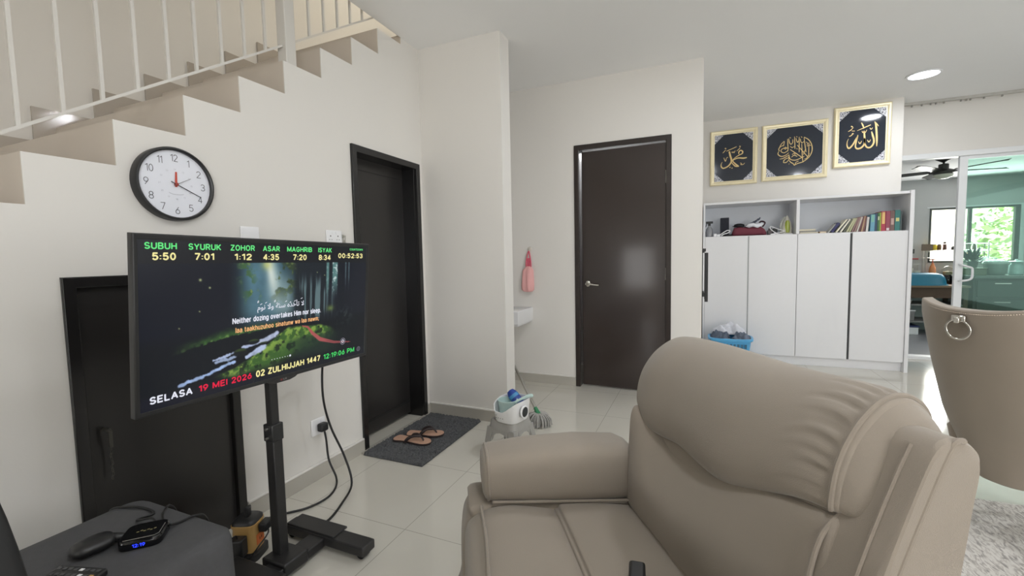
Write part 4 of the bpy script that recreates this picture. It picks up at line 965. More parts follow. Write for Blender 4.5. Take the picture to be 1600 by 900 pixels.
# ================================================================== FRAMED PICTURES
lace = bpy.data.materials.new('silver_lace_print'); lace.use_nodes = True; nt = lace.node_tree; b = nt.nodes['Principled BSDF']; b.inputs['Roughness'].default_value = .3
t_ = nt.nodes.new('ShaderNodeTexCoord'); v_ = nt.nodes.new('ShaderNodeTexVoronoi'); v_.feature = 'DISTANCE_TO_EDGE'; v_.inputs['Scale'].default_value = 62
r_ = nt.nodes.new('ShaderNodeValToRGB'); r_.color_ramp.elements[0].position = .10; r_.color_ramp.elements[0].color = (*lin((205, 206, 212)), 1); r_.color_ramp.elements[1].position = .22; r_.color_ramp.elements[1].color = (*lin((70, 74, 88)), 1)
nt.links.new(t_.outputs['Object'], v_.inputs['Vector']); nt.links.new(v_.outputs['Distance'], r_.inputs[0]); nt.links.new(r_.outputs[0], b.inputs['Base Color'])
fp = lambda x, z, t: (x, 5.570-t, z)
def picture(x0, x1, z0, z1, strokes, label, yb=YP):
    cx = (x0+x1)/2
    P = thing('framed_calligraphy', (cx, yb, z0), label, 'picture', 'framed gold calligraphy over the cabinet')
    fw_ = .036
    mb = MB(); prof = [(0, yb-.002), (0, yb-.020), (.010, yb-.030), (fw_*.7, yb-.027), (fw_, yb-.020), (fw_, yb-.010)]
    mb.loft([[(x, y, z) for x, z in ((x0+d, z0+d), (x1-d, z0+d), (x1-d, z1-d), (x0+d, z1-d))] for d, y in prof], caps=False)
    mb.loft([[(x, y, z) for x, z in ((x0+d, z0+d), (x1-d, z0+d), (x1-d, z1-d), (x0+d, z1-d))] for d, y in ((fw_, yb-.021), (fw_+.009, yb-.019), (fw_+.009, yb-.016))], caps=False)
    obj('frame', mb, M['gold'], P, bev=.001)
    i = fw_+.006
    obj('board', MB().box(x0+i, x1-i, yb-.0175, yb-.003, z0+i, z1-i), M['board'], P)
    i = fw_+.009; c = .098
    for sx, sz in ((0, 0), (1, 0), (0, 1), (1, 1)):
        L = MB()
        X = x1-i if sx else x0+i; Z = z1-i if sz else z0+i; dx = -c if sx else c; dz = -c if sz else c
        L.add([(X, yb-.0180, Z), (X+dx, yb-.0180, Z), (X, yb-.0180, Z+dz)], [(0, 1, 2)])
        obj('corner_ornament', L, lace, P)
    S_ = MB()
    for s in strokes: stroke(s, lambda x, z, t: (x, yb-.0178-t, z), S_, .0012)
    obj('calligraphy', S_, M['goldink'], P)
CAL_A = [[(0.293, 2.2917, 0.0158), (0.303, 2.2433, 0.0173), (0.3154, 2.199, 0.0173), (0.3103, 2.1651, 0.0157), (0.2808, 2.1292, 0.0127), (0.2374, 2.1118, 0.0135), (0.2157, 2.1269, 0.012), (0.2114, 2.1534, 0.008), (0.223, 2.1826, 0.0032)], [(0.3888, 2.2512, 0.0062), (0.3884, 2.2751, 0.0109), (0.4052, 2.292, 0.0108), (0.4247, 2.2787, 0.0123), (0.4227, 2.256, 0.0108), (0.3966, 2.2435, 0.0093), (0.3581, 2.222, 0.007), (0.3256, 2.1945, 0.0047)], [(0.468, 2.2069, 0.0107), (0.4358, 2.2035, 0.0154), (0.3893, 2.2101, 0.0124), (0.3583, 2.2048, 0.0109), (0.3289, 2.1856, 0.0094), (0.3527, 2.1522, 0.0125), (0.3828, 2.1217, 0.0156), (0.3875, 2.1144, 0.0078)], [(0.3828, 2.1166, 0.0078), (0.3555, 2.1244, 0.0125), (0.3325, 2.1474, 0.0094), (0.3157, 2.1732, 0.0063)], [(0.3182, 2.2863, 0.0047), (0.323, 2.2738, 0.0063), (0.3323, 2.2848, 0.0047), (0.3403, 2.2719, 0.0063), (0.3524, 2.2962, 0.0047)], [(0.2646, 2.2975, 0.0063), (0.3139, 2.316, 0.0071), (0.3659, 2.3357, 0.0062)], [(0.2267, 2.2809, 0.004), (0.2408, 2.2949, 0.0071), (0.2565, 2.3122, 0.0048)], [(0.2483, 2.3312, 0.0111), (0.2611, 2.3254, 0.0095)], [(0.3665, 2.2895, 0.0047), (0.385, 2.3028, 0.007), (0.4002, 2.3215, 0.0054)], [(0.3922, 2.3378, 0.0108), (0.4062, 2.3327, 0.0093)], [(0.2384, 2.2278, 0.0048), (0.2548, 2.188, 0.0071), (0.2655, 2.2215, 0.004)], [(0.2655, 2.2215, 0.004), (0.2733, 2.2276, 0.0063), (0.2812, 2.2284, 0.0032)], [(0.4017, 2.1558, 0.0039), (0.4173, 2.1457, 0.0062), (0.4074, 2.1356, 0.0054), (0.4329, 2.1356, 0.0062), (0.4488, 2.151, 0.0038)], [(0.2952, 2.1148, 0.0079), (0.307, 2.1171, 0.0095)], [(0.3173, 2.104, 0.0071), (0.3283, 2.1082, 0.0086)]]
CAL_B = [[(0.8517, 2.3608, 0.0047), (0.8539, 2.3103, 0.0076), (0.8573, 2.2562, 0.0071), (0.8543, 2.2296, 0.0047)], [(0.9144, 2.3778, 0.0047), (0.9179, 2.316, 0.0076), (0.9205, 2.249, 0.0064)], [(0.9562, 2.3699, 0.0046), (0.9578, 2.2913, 0.0075), (0.9595, 2.2112, 0.0064)], [(1.0, 2.3592, 0.0046), (1.0111, 2.2718, 0.0075), (1.0217, 2.2043, 0.0063)], [(1.0446, 2.3009, 0.0046), (1.045, 2.2348, 0.0068), (1.0454, 2.162, 0.0051)], [(0.8774, 2.2472, 0.0059), (0.9308, 2.2011, 0.0076), (0.9837, 2.1553, 0.0063)], [(0.9406, 2.2867, 0.0058), (0.9881, 2.2214, 0.0075), (1.0365, 2.155, 0.0063)], [(0.9808, 2.2953, 0.0046), (0.9843, 2.2351, 0.0069), (0.9895, 2.1547, 0.0069), (0.9964, 2.1006, 0.0046)], [(0.9994, 2.3619, 0.0069), (1.0371, 2.3348, 0.0074), (1.0636, 2.2921, 0.0074), (1.0755, 2.238, 0.0079), (1.0676, 2.186, 0.0074), (1.0413, 2.1425, 0.0074), (0.9963, 2.1073, 0.0075), (0.9515, 2.0945, 0.0075), (0.9158, 2.0793, 0.0058)], [(0.8642, 2.2621, 0.0059), (0.827, 2.2697, 0.0077), (0.7977, 2.2562, 0.0071), (0.7952, 2.2328, 0.0071), (0.825, 2.2194, 0.0077), (0.8599, 2.2424, 0.0059)], [(0.8309, 2.2793, 0.0071), (0.8418, 2.2646, 0.0071), (0.8314, 2.2551, 0.0059), (0.8217, 2.2669, 0.0059)], [(0.8211, 2.3007, 0.0059), (0.7853, 2.2846, 0.0071), (0.7709, 2.2592, 0.0072), (0.7801, 2.2413, 0.006)], [(0.7713, 2.2389, 0.0048), (0.7659, 2.209, 0.0084), (0.7961, 2.1834, 0.0083), (0.8362, 2.1912, 0.0071), (0.8651, 2.215, 0.0047)], [(0.7817, 2.1565, 0.0048), (0.8143, 2.1612, 0.0077), (0.861, 2.1852, 0.0065)], [(0.8662, 2.1611, 0.0059), (0.8334, 2.151, 0.0071), (0.8175, 2.1189, 0.0071), (0.8447, 2.1161, 0.0071), (0.8688, 2.1473, 0.0059), (0.8613, 2.1683, 0.0047)], [(0.8708, 2.1337, 0.0059), (0.8859, 2.1119, 0.0076), (0.9067, 2.0964, 0.0076), (0.9205, 2.0775, 0.0064), (0.9327, 2.1071, 0.0058), (0.9557, 2.1182, 0.0058)], [(0.8655, 2.1948, 0.0071), (0.8794, 2.1462, 0.0076), (0.9264, 2.1306, 0.0076), (0.9724, 2.1465, 0.0069), (1.0066, 2.1628, 0.0057)], [(0.8907, 2.1652, 0.0053), (0.9137, 2.1828, 0.007), (0.943, 2.1676, 0.0058)], [(0.896, 2.1915, 0.0059), (0.9133, 2.203, 0.0053), (0.9252, 2.1883, 0.0052)], [(0.8622, 2.3642, 0.0047), (0.8689, 2.3219, 0.007), (0.8833, 2.3014, 0.007), (0.8981, 2.3184, 0.007), (0.8986, 2.3504, 0.0047)], [(0.9286, 2.36, 0.0041), (0.9338, 2.3341, 0.0058), (0.9429, 2.3131, 0.0058), (0.9512, 2.332, 0.0046)], [(0.9669, 2.35, 0.0046), (0.9734, 2.3161, 0.0063), (0.9863, 2.3046, 0.0063), (0.9986, 2.3183, 0.0052)], [(0.869, 2.3741, 0.0059), (0.882, 2.3658, 0.0053)], [(0.9306, 2.3771, 0.0052), (0.94, 2.3693, 0.0046)], [(0.9734, 2.3691, 0.0052), (0.9839, 2.3612, 0.0046)], [(0.8767, 2.2808, 0.0047), (0.8957, 2.2652, 0.007), (0.9141, 2.2764, 0.0047)], [(0.7736, 2.2724, 0.0048), (0.7937, 2.312, 0.0065), (0.8192, 2.3399, 0.0053)], [(0.813, 2.2895, 0.0047), (0.8207, 2.3209, 0.0059), (0.8227, 2.3408, 0.0041)], [(1.0205, 2.3104, 0.0046), (1.0335, 2.2924, 0.0057), (1.027, 2.2753, 0.0046)], [(1.0272, 2.2633, 0.0046), (1.0498, 2.2739, 0.0057), (1.0636, 2.2657, 0.0045)], [(0.9355, 2.254, 0.0058), (0.9427, 2.2425, 0.0052)], [(1.0072, 2.1328, 0.0046), (1.0299, 2.1437, 0.0057), (1.0517, 2.1878, 0.004)], [(0.8159, 2.1394, 0.0036), (0.8264, 2.145, 0.0047)], [(0.8675, 2.0922, 0.0035), (0.8721, 2.0999, 0.0047)], [(1.0164, 2.2381, 0.0046), (1.0056, 2.2061, 0.0057), (0.9976, 2.1804, 0.0046)]]
CAL_C = [[(1.5972, 2.4407, 0.0053), (1.6073, 2.4121, 0.0145), (1.6147, 2.3392, 0.0158), (1.6197, 2.2584, 0.0145), (1.6203, 2.1958, 0.0053)], [(1.6302, 2.3915, 0.0039), (1.6171, 2.4124, 0.0079), (1.6042, 2.4285, 0.0092)], [(1.575, 2.3459, 0.0066), (1.5839, 2.311, 0.0146), (1.5959, 2.2613, 0.0146), (1.5918, 2.2216, 0.0146), (1.5675, 2.1906, 0.0147), (1.5394, 2.1971, 0.0134), (1.5236, 2.2337, 0.0121), (1.5195, 2.2868, 0.0148), (1.5151, 2.3455, 0.0121)], [(1.5195, 2.2868, 0.0134), (1.5184, 2.2303, 0.0134), (1.4938, 2.1958, 0.0162), (1.4616, 2.1897, 0.0149), (1.4461, 2.2127, 0.0109), (1.4515, 2.2626, 0.0122), (1.4611, 2.3086, 0.0108), (1.4633, 2.3262, 0.0054)], [(1.4635, 2.318, 0.0068), (1.4456, 2.2796, 0.0136), (1.4238, 2.2333, 0.0137), (1.3933, 2.2008, 0.0151), (1.3761, 2.2274, 0.0096), (1.3764, 2.2675, 0.0055), (1.3866, 2.2966, 0.0027)], [(1.4567, 2.3692, 0.0034), (1.5151, 2.3923, 0.0087), (1.5664, 2.4128, 0.008)], [(1.4896, 2.4441, 0.0054), (1.5025, 2.4141, 0.0121), (1.5114, 2.3831, 0.004)], [(1.4959, 2.3609, 0.004), (1.5045, 2.3436, 0.006), (1.5134, 2.3603, 0.004), (1.5232, 2.3429, 0.006), (1.5358, 2.3686, 0.004)], [(1.414, 2.3446, 0.0109), (1.4276, 2.3429, 0.0095)], [(1.3901, 2.319, 0.0034), (1.4076, 2.3266, 0.0062), (1.4222, 2.3436, 0.0048)], [(1.4051, 2.4206, 0.0096), (1.419, 2.409, 0.0095)], [(1.3806, 2.3692, 0.0034), (1.4021, 2.3812, 0.0068), (1.4232, 2.4044, 0.0041)], [(1.4112, 2.3718, 0.0048), (1.4364, 2.3686, 0.0061)], [(1.4691, 2.2605, 0.0041), (1.4826, 2.2377, 0.0088), (1.4973, 2.2636, 0.004)], [(1.5427, 2.2678, 0.004), (1.556, 2.2452, 0.008), (1.5693, 2.2678, 0.004)], [(1.5593, 2.3849, 0.004), (1.5703, 2.369, 0.0073), (1.5818, 2.3835, 0.004)]]
picture(.098, .570, 1.921, 2.526, CAL_A, 'small gold framed calligraphy at the left end, hung lowest over the cabinet')
picture(.613, 1.212, 1.930, 2.527, CAL_B, 'wide gold framed picture with a round calligraphy, middle of the three')
picture(1.260, 1.733, 2.011, 2.618, CAL_C, 'gold framed calligraphy at the right, hung highest and touching near the ceiling')

# ================================================================== TALL WHITE CABINET
cb = thing('storage_cabinet', (.915, 5.39, 0), 'tall white cabinet with four plain doors and an open shelf row on top', 'cabinet')
KY, KB = 5.194, YP-.003
W = M['white']
obj('side_panel', MB().box(.030, .050, KY, KB, 0, 1.695), W, cb, bev=.0015)
obj('side_panel', MB().box(1.772, 1.802, KY-.012, KB, 0, 1.700), W, cb, bev=.0015)
obj('top_panel', MB().box(.050, 1.772, KY, KB, 1.672, 1.695), W, cb, bev=.0015)
obj('shelf_board', MB().box(.050, 1.772, KY+.022, KB, 1.316, 1.336), W, cb, bev=.0015)
obj('divider', MB().box(.884, .912, KY, KB, 1.336, 1.672), W, cb, bev=.0015)
obj('back_panel', MB().box(.050, 1.772, KB-.006, KB, .09, 1.672), mat('cabinet_back_white', (222, 226, 232), .5, var=.01), cb)
obj('plinth', MB().box(.050, 1.772, KY+.045, KY+.06, 0, .088), W, cb)
obj('bottom_panel', MB().box(.050, 1.772, KY+.025, KB, .088, .104), W, cb)
for x0, x1 in ((.052, .458), (.470, .898), (.902, 1.332), (1.350, 1.770)):
    d = obj('door', MB().box(x0, x1, KY+.002, KY+.020, .094, 1.332), W, cb, bev=.0012)
    if x0 == 1.350: obj('gap_shade_strip', MB().box(1.336, 1.349, KY+.003, KY+.018, .094, 1.326), M['black_plastic'], d)  # black strip for the dark door gap and its black edging
    if x0 == .470: obj('gap_shade_strip', MB().box(.459, .469, KY+.006, KY+.018, .094, 1.328), mat('gap_shade_grey', (170, 172, 172), .5), d)  # grey strip stands for the shade in the gap between doors

# books on the right shelf
M['paper'] = mat('book_paper', (222, 214, 192), .8, var=.04, scale=80)
bookmats = {}
def cov(rgb):
    if rgb not in bookmats: bookmats[rgb] = mat('book_cover_%02x%02x%02x' % rgb, rgb, .55, var=.08, scale=40)
    return bookmats[rgb]
SZ = 1.336
def bx(px): return 1.0108*(.884+(px-1243)*.005046)
def book(x, w, h, dpt_, lean, rgb, label, grp='books on the right cabinet shelf', patch=None, y0=5.235):
    """upright or leaning book; x = lower left corner on the shelf, lean in degrees to the right"""
    t = thing('book', (x, y0, SZ), label, 'book', grp)
    a = math.radians(lean); zoff = w*math.sin(a) if lean > 0 else 0
    def f(u, z, y): return (x+u*math.cos(a)+z*math.sin(a), y, SZ+.0005+z*math.cos(a)-u*math.sin(a)+zoff)
    ct = min(.003, w*.15)
    mb = MB()
    for u0, u1 in ((0, ct), (w-ct, w)): mb.prism([(u0, 0), (u1, 0), (u1, h), (u0, h)], f, y0, y0+dpt_)
    mb.prism([(0, 0), (w, 0), (w, h), (0, h)], f, y0-.002, y0+.002)
    obj('cover', mb, cov(rgb), t)
    obj('pages', MB().prism([(ct, .003), (w-ct, .003), (w-ct, h-.003), (ct, h-.003)], f, y0+.002, y0+dpt_-.004), M['paper'], t)
    if patch:
        c, z0, z1 = patch; obj('spine_label', MB().prism([(w*.18, h*z0), (w*.82, h*z0), (w*.82, h*z1), (w*.18, h*z1)], f, y0-.0028, y0-.002), cov(c), t)
    return t
X = lambda c: bx(1270+c/10.667)
book(X(1440), .010, .176, .15, 0, (78, 92, 92), 'thin dark book at the right end of the shelf row')
book(X(1356), .038, .192, .16, 0, (58, 120, 116), 'thick teal book with a round pale emblem, second from the right end', patch=((206, 200, 130), .45, .62))
book(X(1284), .032, .188, .16, 0, (112, 88, 84), 'grey brown book with a pink label left of the thick teal book', patch=((186, 158, 150), .30, .62))
book(X(1216), .031, .186, .16, 0, (146, 70, 88), 'maroon pink book with a white patch at its foot', patch=((214, 208, 206), .03, .15))
book(X(1140), .034, .186, .16, 0, (168, 56, 76), 'red book with a tall yellow spine label', patch=((222, 186, 120), .36, .95))
book(X(1118), .010, .176, .15, 0, (150, 172, 72), 'thin lime green book beside the red book')
book(X(1082), .016, .174, .15, 0, (72, 112, 70), 'narrow green book left of the lime one', patch=((206, 210, 180), .6, .8))
book(X(1042), .017, .170, .15, 0, (54, 74, 98), 'dark blue upright book between the green and light blue books')
book(X(966), .034, .160, .15, 1, (104, 156, 178), 'light blue and mint book standing upright', patch=((126, 180, 160), .55, .98))
book(X(896), .018, .138, .14, 4, (206, 204, 198), 'white book leaning a little at the left of the light blue one')
for c, w, h, ln, rgb, lb in ((852, .012, .150, 7, (120, 82, 82), 'thin maroon brown booklet leaning beside the white book'),
        (818, .013, .150, 10, (168, 140, 112), 'tan booklet leaning between two maroon ones'), (782, .012, .150, 12, (108, 70, 74), 'dark maroon booklet leaning right of the pale grey one'),
        (744, .013, .146, 15, (196, 190, 180), 'pale grey booklet leaning among maroon ones'), (704, .014, .146, 17, (150, 122, 118), 'dusty pink booklet leaning in the middle of the row'),
        (662, .014, .142, 19, (138, 110, 108), 'faded mauve booklet leaning left of the dusty pink one'), (618, .014, .140, 22, (176, 176, 140), 'olive beige booklet leaning in the row'),
        (572, .015, .140, 25, (186, 184, 150), 'pale khaki booklet leaning left of the olive one'), (524, .014, .140, 28, (96, 98, 84), 'dark olive booklet leaning steeply'),
        (470, .014, .142, 31, (224, 220, 206), 'cream booklet leaning steeply beside a dark olive one'), (438, .010, .142, 33, (70, 72, 70), 'thin charcoal booklet leaning behind the outermost cream one'),
        (398, .012, .148, 35, (226, 220, 198), 'cream white booklet leaning outermost of the long row')):
    book(X(c), w, h, .14, ln, rgb, lb)
book(X(322), .022, .105, .13, 34, (52, 52, 96), 'short navy blue book leaning alone left of the row', y0=5.25)
book(X(280), .010, .105, .12, 37, (190, 190, 186), 'short light grey booklet leaning on the navy book', y0=5.27)
def flatbook(x0, x1, y0, y1, z, h, rgb, label):
    t = thing('book', ((x0+x1)/2, y0, z), label, 'book', 'books lying flat on the right cabinet shelf')
    obj('cover', MB().box(x0, x1, y0, y1, z, z+.0025).box(x0, x1, y0, y1, z+h-.0025, z+h).box(x0, x0+.003, y0, y1, z, z+h), cov(rgb), t)
    obj('pages', MB().box(x0+.003, x1-.003, y0+.003, y1-.003, z+.0025, z+h-.0025), M['paper'], t)
flatbook(.925, 1.085, 5.25, 5.45, SZ+.0005, .018, (132, 130, 128), 'grey book lying flat at the bottom of the left pile')
flatbook(.925, 1.070, 5.26, 5.46, SZ+.019, .010, (92, 108, 130), 'slate blue book lying flat under the cream one')
flatbook(.920, 1.062, 5.25, 5.45, SZ+.0295, .016, (226, 220, 206), 'cream book lying flat on top of the left pile')
flatbook(1.092, 1.150, 5.24, 5.40, SZ+.0005, .017, (180, 140, 100), 'small tan book lying flat between the pile and the leaning books')

# left shelf things
s1 = thing('spray_bottle', (.093, 5.31, SZ), 'grey translucent spray bottle with a black trigger at the left of the shelf', 'bottle')
obj('bottle', MB().lathe([(.03, 0), (.036, .006), (.037, .05), (.033, .085), (.014, .115), (.012, .125)], (.093, 5.31, SZ), n=24), mat('smoky_plastic', (142, 144, 148), .25, var=.03), s1, smooth=True)
obj('trigger_head', MB().cyl((.093, 5.31, SZ+.122), (.093, 5.31, SZ+.15), .014).box(.058, .128, 5.298, 5.322, SZ+.146, SZ+.170).add([(.062, 5.305, SZ+.148), (.072, 5.305, SZ+.148), (.060, 5.305, SZ+.110), (.054, 5.305, SZ+.112), (.062, 5.315, SZ+.148), (.072, 5.315, SZ+.148), (.060, 5.315, SZ+.110), (.054, 5.315, SZ+.112)], [(0, 1, 2, 3), (4, 5, 6, 7), (0, 1, 5, 4), (1, 2, 6, 5), (2, 3, 7, 6), (3, 0, 4, 7)]), M['black_plastic'], s1, bev=.003)
s2 = thing('speaker', (.245, 5.36, SZ), 'small black box speaker standing on the left shelf', 'speaker')
obj('cabinet', MB().box(.203, .288, 5.33, 5.41, SZ+.0005, SZ+.205), mat('speaker_black_blue', (40, 44, 56), .5), s2, bev=.005)
obj('grille', MB().box(.210, .281, 5.327, 5.331, SZ+.02, SZ+.198), mat('speaker_grille', (36, 38, 48), .8, bump=.6, bscale=900), s2)
hb = thing('handbag', (.475, 5.33, SZ), 'maroon fabric bag lying on the left shelf with things piled on it', 'bag')
mbag = MB(); secs = []
for k in range(17):
    u = k/16; hgt = np.interp(u, [0, .06, .2, .5, .8, .92, 1], [.03, .088, .098, .088, .098, .075, .03]); dep = np.interp(u, [0, .06, .5, .94, 1], [.03, .07, .08, .07, .03])
    secs.append([(.315+.325*u, 5.335+dep*math.copysign(abs(math.cos(t))**.6, math.cos(t)), SZ+.001+hgt/2+hgt/2*math.copysign(abs(math.sin(t))**.6, math.sin(t))) for t in np.linspace(0, 2*math.pi, 24, endpoint=False)])
mbag.loft(secs); obj('body', mbag, mat('maroon_fabric', (112, 48, 62), .75, bump=.3, bscale=300), hb, smooth=True, angle=180)
obj('strap', cable([(.60, 5.29, SZ+.088), (.62, 5.28, SZ+.13), (.585, 5.30, SZ+.145), (.555, 5.33, SZ+.10)], .008, 24), mat('maroon_strap', (66, 40, 50), .7), hb, smooth=True)
tag(obj('cap', MB().lathe([(.05, 0), (.052, .012), (.045, .028), (.02, .036), (0, .037)], (.385, 5.33, SZ+.098), n=24).ell((.345, 5.30, SZ+.104), (.03, .03, .005)), mat('black_cap_cloth', (26, 26, 30), .85), smooth=True, angle=60), 'black cloth cap lying on the left end of the maroon bag', 'cap')
cl_ = MB(); 
for i in range(9):
    for j in range(7):
        u, v = i/8, j/6; cl_.v.append((.445+.125*u+.008*math.sin(v*5), 5.27+.10*v, SZ+.104+.075*u**1.3+.012*math.sin(u*7+v*6)))
cl_.f = [(i*7+j, i*7+j+1, (i+1)*7+j+1, (i+1)*7+j) for i in range(8) for j in range(6)]
sc1 = obj('scarf', cl_, mat('grey_patterned_cloth', (96, 102, 118), .85, var=.45, scale=60), smooth=True, angle=180)
sm_ = sc1.modifiers.new('solid', 'SOLIDIFY'); sm_.thickness = .006
tag(sc1, 'grey blue patterned scarf bunched up on top of the maroon bag', 'scarf')
tp = MB()
tp.loft([[(.525+a*math.cos(t), 5.275+b_*math.sin(t), SZ+z+.008*math.cos(t*3)) for t in np.linspace(0, 2*math.pi, 24, endpoint=False)] for a, b_, z in ((.05, .03, .088), (.085, .04, .105), (.075, .038, .120), (.02, .01, .125))])
tag(obj('tissue_pack', tp, mat('white_tissue', (228, 230, 236), .8), smooth=True, angle=180), 'crumpled white tissue pack resting on the front of the maroon bag', 'tissues')
ir = thing('clothes_iron', (.845, 5.33, SZ), 'white and lime green steam iron standing on its heel by the divider', 'iron')
irp = lambda u, z, y: (.848+u, y, SZ+z)
rings = []
for z, a, d in ((.004, .052, .045), (.03, .056, .047), (.08, .052, .044), (.13, .036, .036), (.17, .017, .024), (.198, .003, .01)):
    rings.append([(.818+.010*(z/.2)-a+2*a*(.5+.5*math.cos(t)), 5.34+d*math.sin(t), SZ+z) for t in np.linspace(0, 2*math.pi, 28, endpoint=False)])
obj('body', MB().loft(rings), mat('iron_shell', (214, 212, 200), .35), ir, smooth=True, angle=180)
gi = MB().loft([[(.826+x*w_, 5.340-d, SZ+z) for x, d in ((-1, .040), (-.5, .050), (.5, .050), (1, .040), (1, .02), (-1, .02))] for z, w_ in ((.02, .020), (.07, .024), (.12, .020), (.145, .012))])
obj('tank', gi, mat('lime_tank', (160, 172, 62), .3), ir, bev=.003)
obj('grip', MB().tube([Vector(p) for p in catmull([(.776, 5.30, SZ+.03), (.761, 5.28, SZ+.08), (.776, 5.29, SZ+.14), (.801, 5.31, SZ+.18)], 20)], .010, 10), mat('iron_grip', (176, 178, 170), .4), ir, smooth=True)
obj('cord', cable([(.80, 5.30, SZ+.015), (.75, 5.26, SZ+.006), (.70, 5.25, SZ+.03), (.665, 5.26, SZ+.07), (.68, 5.27, SZ+.085), (.73, 5.26, SZ+.06), (.79, 5.25, SZ+.035), (.74, 5.25, SZ+.02), (.67, 5.24, SZ+.006), (.72, 5.24, SZ+.005), (.80, 5.24, SZ+.005), (.865, 5.24, SZ+.005)], .0042, 90), M['white_plastic'], ir, smooth=True)
ad = thing('charger', (.155, 5.26, SZ), 'white charger block with its cable beside the spray bottle', 'charger')
obj('block', MB().box(.135, .165, 5.245, 5.275, SZ, SZ+.032).box(.168, .20, 5.25, 5.28, SZ, SZ+.026), M['white_plastic'], ad, bev=.004)
obj('cable', cable([(.20, 5.26, SZ+.02), (.235, 5.26, SZ+.045), (.27, 5.27, SZ+.064), (.295, 5.27, SZ+.055), (.27, 5.26, SZ+.035), (.235, 5.25, SZ+.025), (.21, 5.245, SZ+.006)], .005, 40), M['white_plastic'], ad, smooth=True)
tag(obj('cable_coil', cable([(.22, 5.30, SZ+.006), (.30, 5.27, SZ+.008), (.31, 5.32, SZ+.010), (.22, 5.33, SZ+.012), (.23, 5.28, SZ+.014), (.305, 5.285, SZ+.016), (.30, 5.25, SZ+.006)], .006, 50), M['cable'], smooth=True), 'black cable coil lying in front of the small speaker', 'cable')
gw = thing('gadget', (.70, 5.40, SZ), 'dark gadget with a grey body behind the white iron cord', 'gadget')
obj('body', MB().box(.655, .735, 5.37, 5.42, SZ+.0, SZ+.055).box(.66, .70, 5.36, 5.38, SZ+.055, SZ+.075), mat('gadget_grey', (120, 116, 116), .5), gw, bev=.010)
obj('handle', MB().box(.70, .745, 5.35, 5.37, SZ+.01, SZ+.07), M['black_plastic'], gw, bev=.006)

# wall mounted television bracket on the recess side wall
br = thing('wall_bracket', (XE, 4.1, .72), 'black metal television bracket fixed on the side wall edge, empty', 'bracket')
obj('wall_plate', MB().box(XE, XE+.004, 3.97, 4.28, .80, 1.19).box(XE+.004, XE+.02, 3.97, 4.28, 1.165, 1.19).box(XE+.004, XE+.02, 3.97, 4.28, .80, .825), M['black_metal'], br, bev=.002)
for y in (4.00, 4.22):
    obj('hook_arm', MB().box(XE+.022, XE+.048, y, y+.03, .755, 1.165).box(XE+.004, XE+.03, y, y+.03, 1.175, 1.200), M['black_metal'], br, bev=.002)

# laundry basket with clothes in front of the cabinet
lb_ = thing('laundry_basket', (.29, 4.94, 0), 'light blue plastic laundry basket in front of the cabinet behind the recliner', 'basket')
M['bluebasket'] = mat('blue_basket_plastic', (92, 176, 226), .35)
def lring(hx_, hy_, z, n=40): return [(.29+hx_*math.copysign(abs(math.cos(t))**.5, math.cos(t)), 4.94+hy_*math.copysign(abs(math.sin(t))**.5, math.sin(t)), z) for t in np.linspace(0, 2*math.pi, n, endpoint=False)]
obj('tub', MB().loft([lring(.155, .125, .002), lring(.165, .135, .10), lring(.185, .150, .27), lring(.190, .155, .30), lring(.180, .147, .30), lring(.16, .13, .02)]), M['bluebasket'], lb_, smooth=True, angle=50)
obj('rim', MB().loft([lring(.190, .155, .285), lring(.205, .168, .288), lring(.207, .17, .308), lring(.188, .153, .312)], caps=False), M['bluebasket'], lb_, smooth=True, angle=50)
vt = MB()
for k in range(9):
    for z in (.12, .18, .24):
        x = .29-.13+.0325*k; vt.box(x-.009, x+.009, 4.94-.1475-(z-.12)*.09-.0, 4.94-.135-(z-.12)*.09, z-.02, z+.02)
obj('vent_holes', vt, mat('basket_hole_dark', (60, 110, 140), .6), lb_)
def clothes(cx, cy, z, rx, ry_, h, seed, m, label):
    n = 26; mb = MB(); r0 = np.random.default_rng(seed).random(8)*6
    for i in range(n+1):
        for j in range(n+1):
            u, v = -1+2*i/n, -1+2*j/n; d = max(0, 1-u*u)*max(0, 1-v*v)
            fold = .020*math.sin(5*u+3*v+r0[0])+.014*math.sin(9*v-4*u+r0[1])+.010*math.sin(14*u+6*v+r0[2])
            mb.v.append((cx+rx*u+.012*math.sin(7*v+r0[3]), cy+ry_*v+.012*math.sin(6*u+r0[4]), z+h*d**.6+fold*min(1, d*2.5)))
    mb.f = [(i*(n+1)+j, i*(n+1)+j+1, (i+1)*(n+1)+j+1, (i+1)*(n+1)+j) for i in range(n) for j in range(n)]
    o = obj('shirt', mb, m, smooth=True, angle=180); s_ = o.modifiers.new('solid', 'SOLIDIFY'); s_.thickness = .006
    tag(o, label, 'clothes', 'clothes in the laundry basket')
clothes(.195, 4.89, .290, .088, .085, .060, 1, mat('slate_cloth', (92, 102, 118), .9), 'slate grey garment at the left front of the laundry basket')
clothes(.390, 4.89, .290, .080, .085, .050, 2, mat('blue_grey_cloth', (110, 120, 136), .9), 'blue grey striped garment at the right front of the laundry basket')
clothes(.28, 5.015, .325, .150, .062, .085, 3, mat('white_cloth', (214, 216, 224), .9), 'white garment heaped on top of the laundry basket')

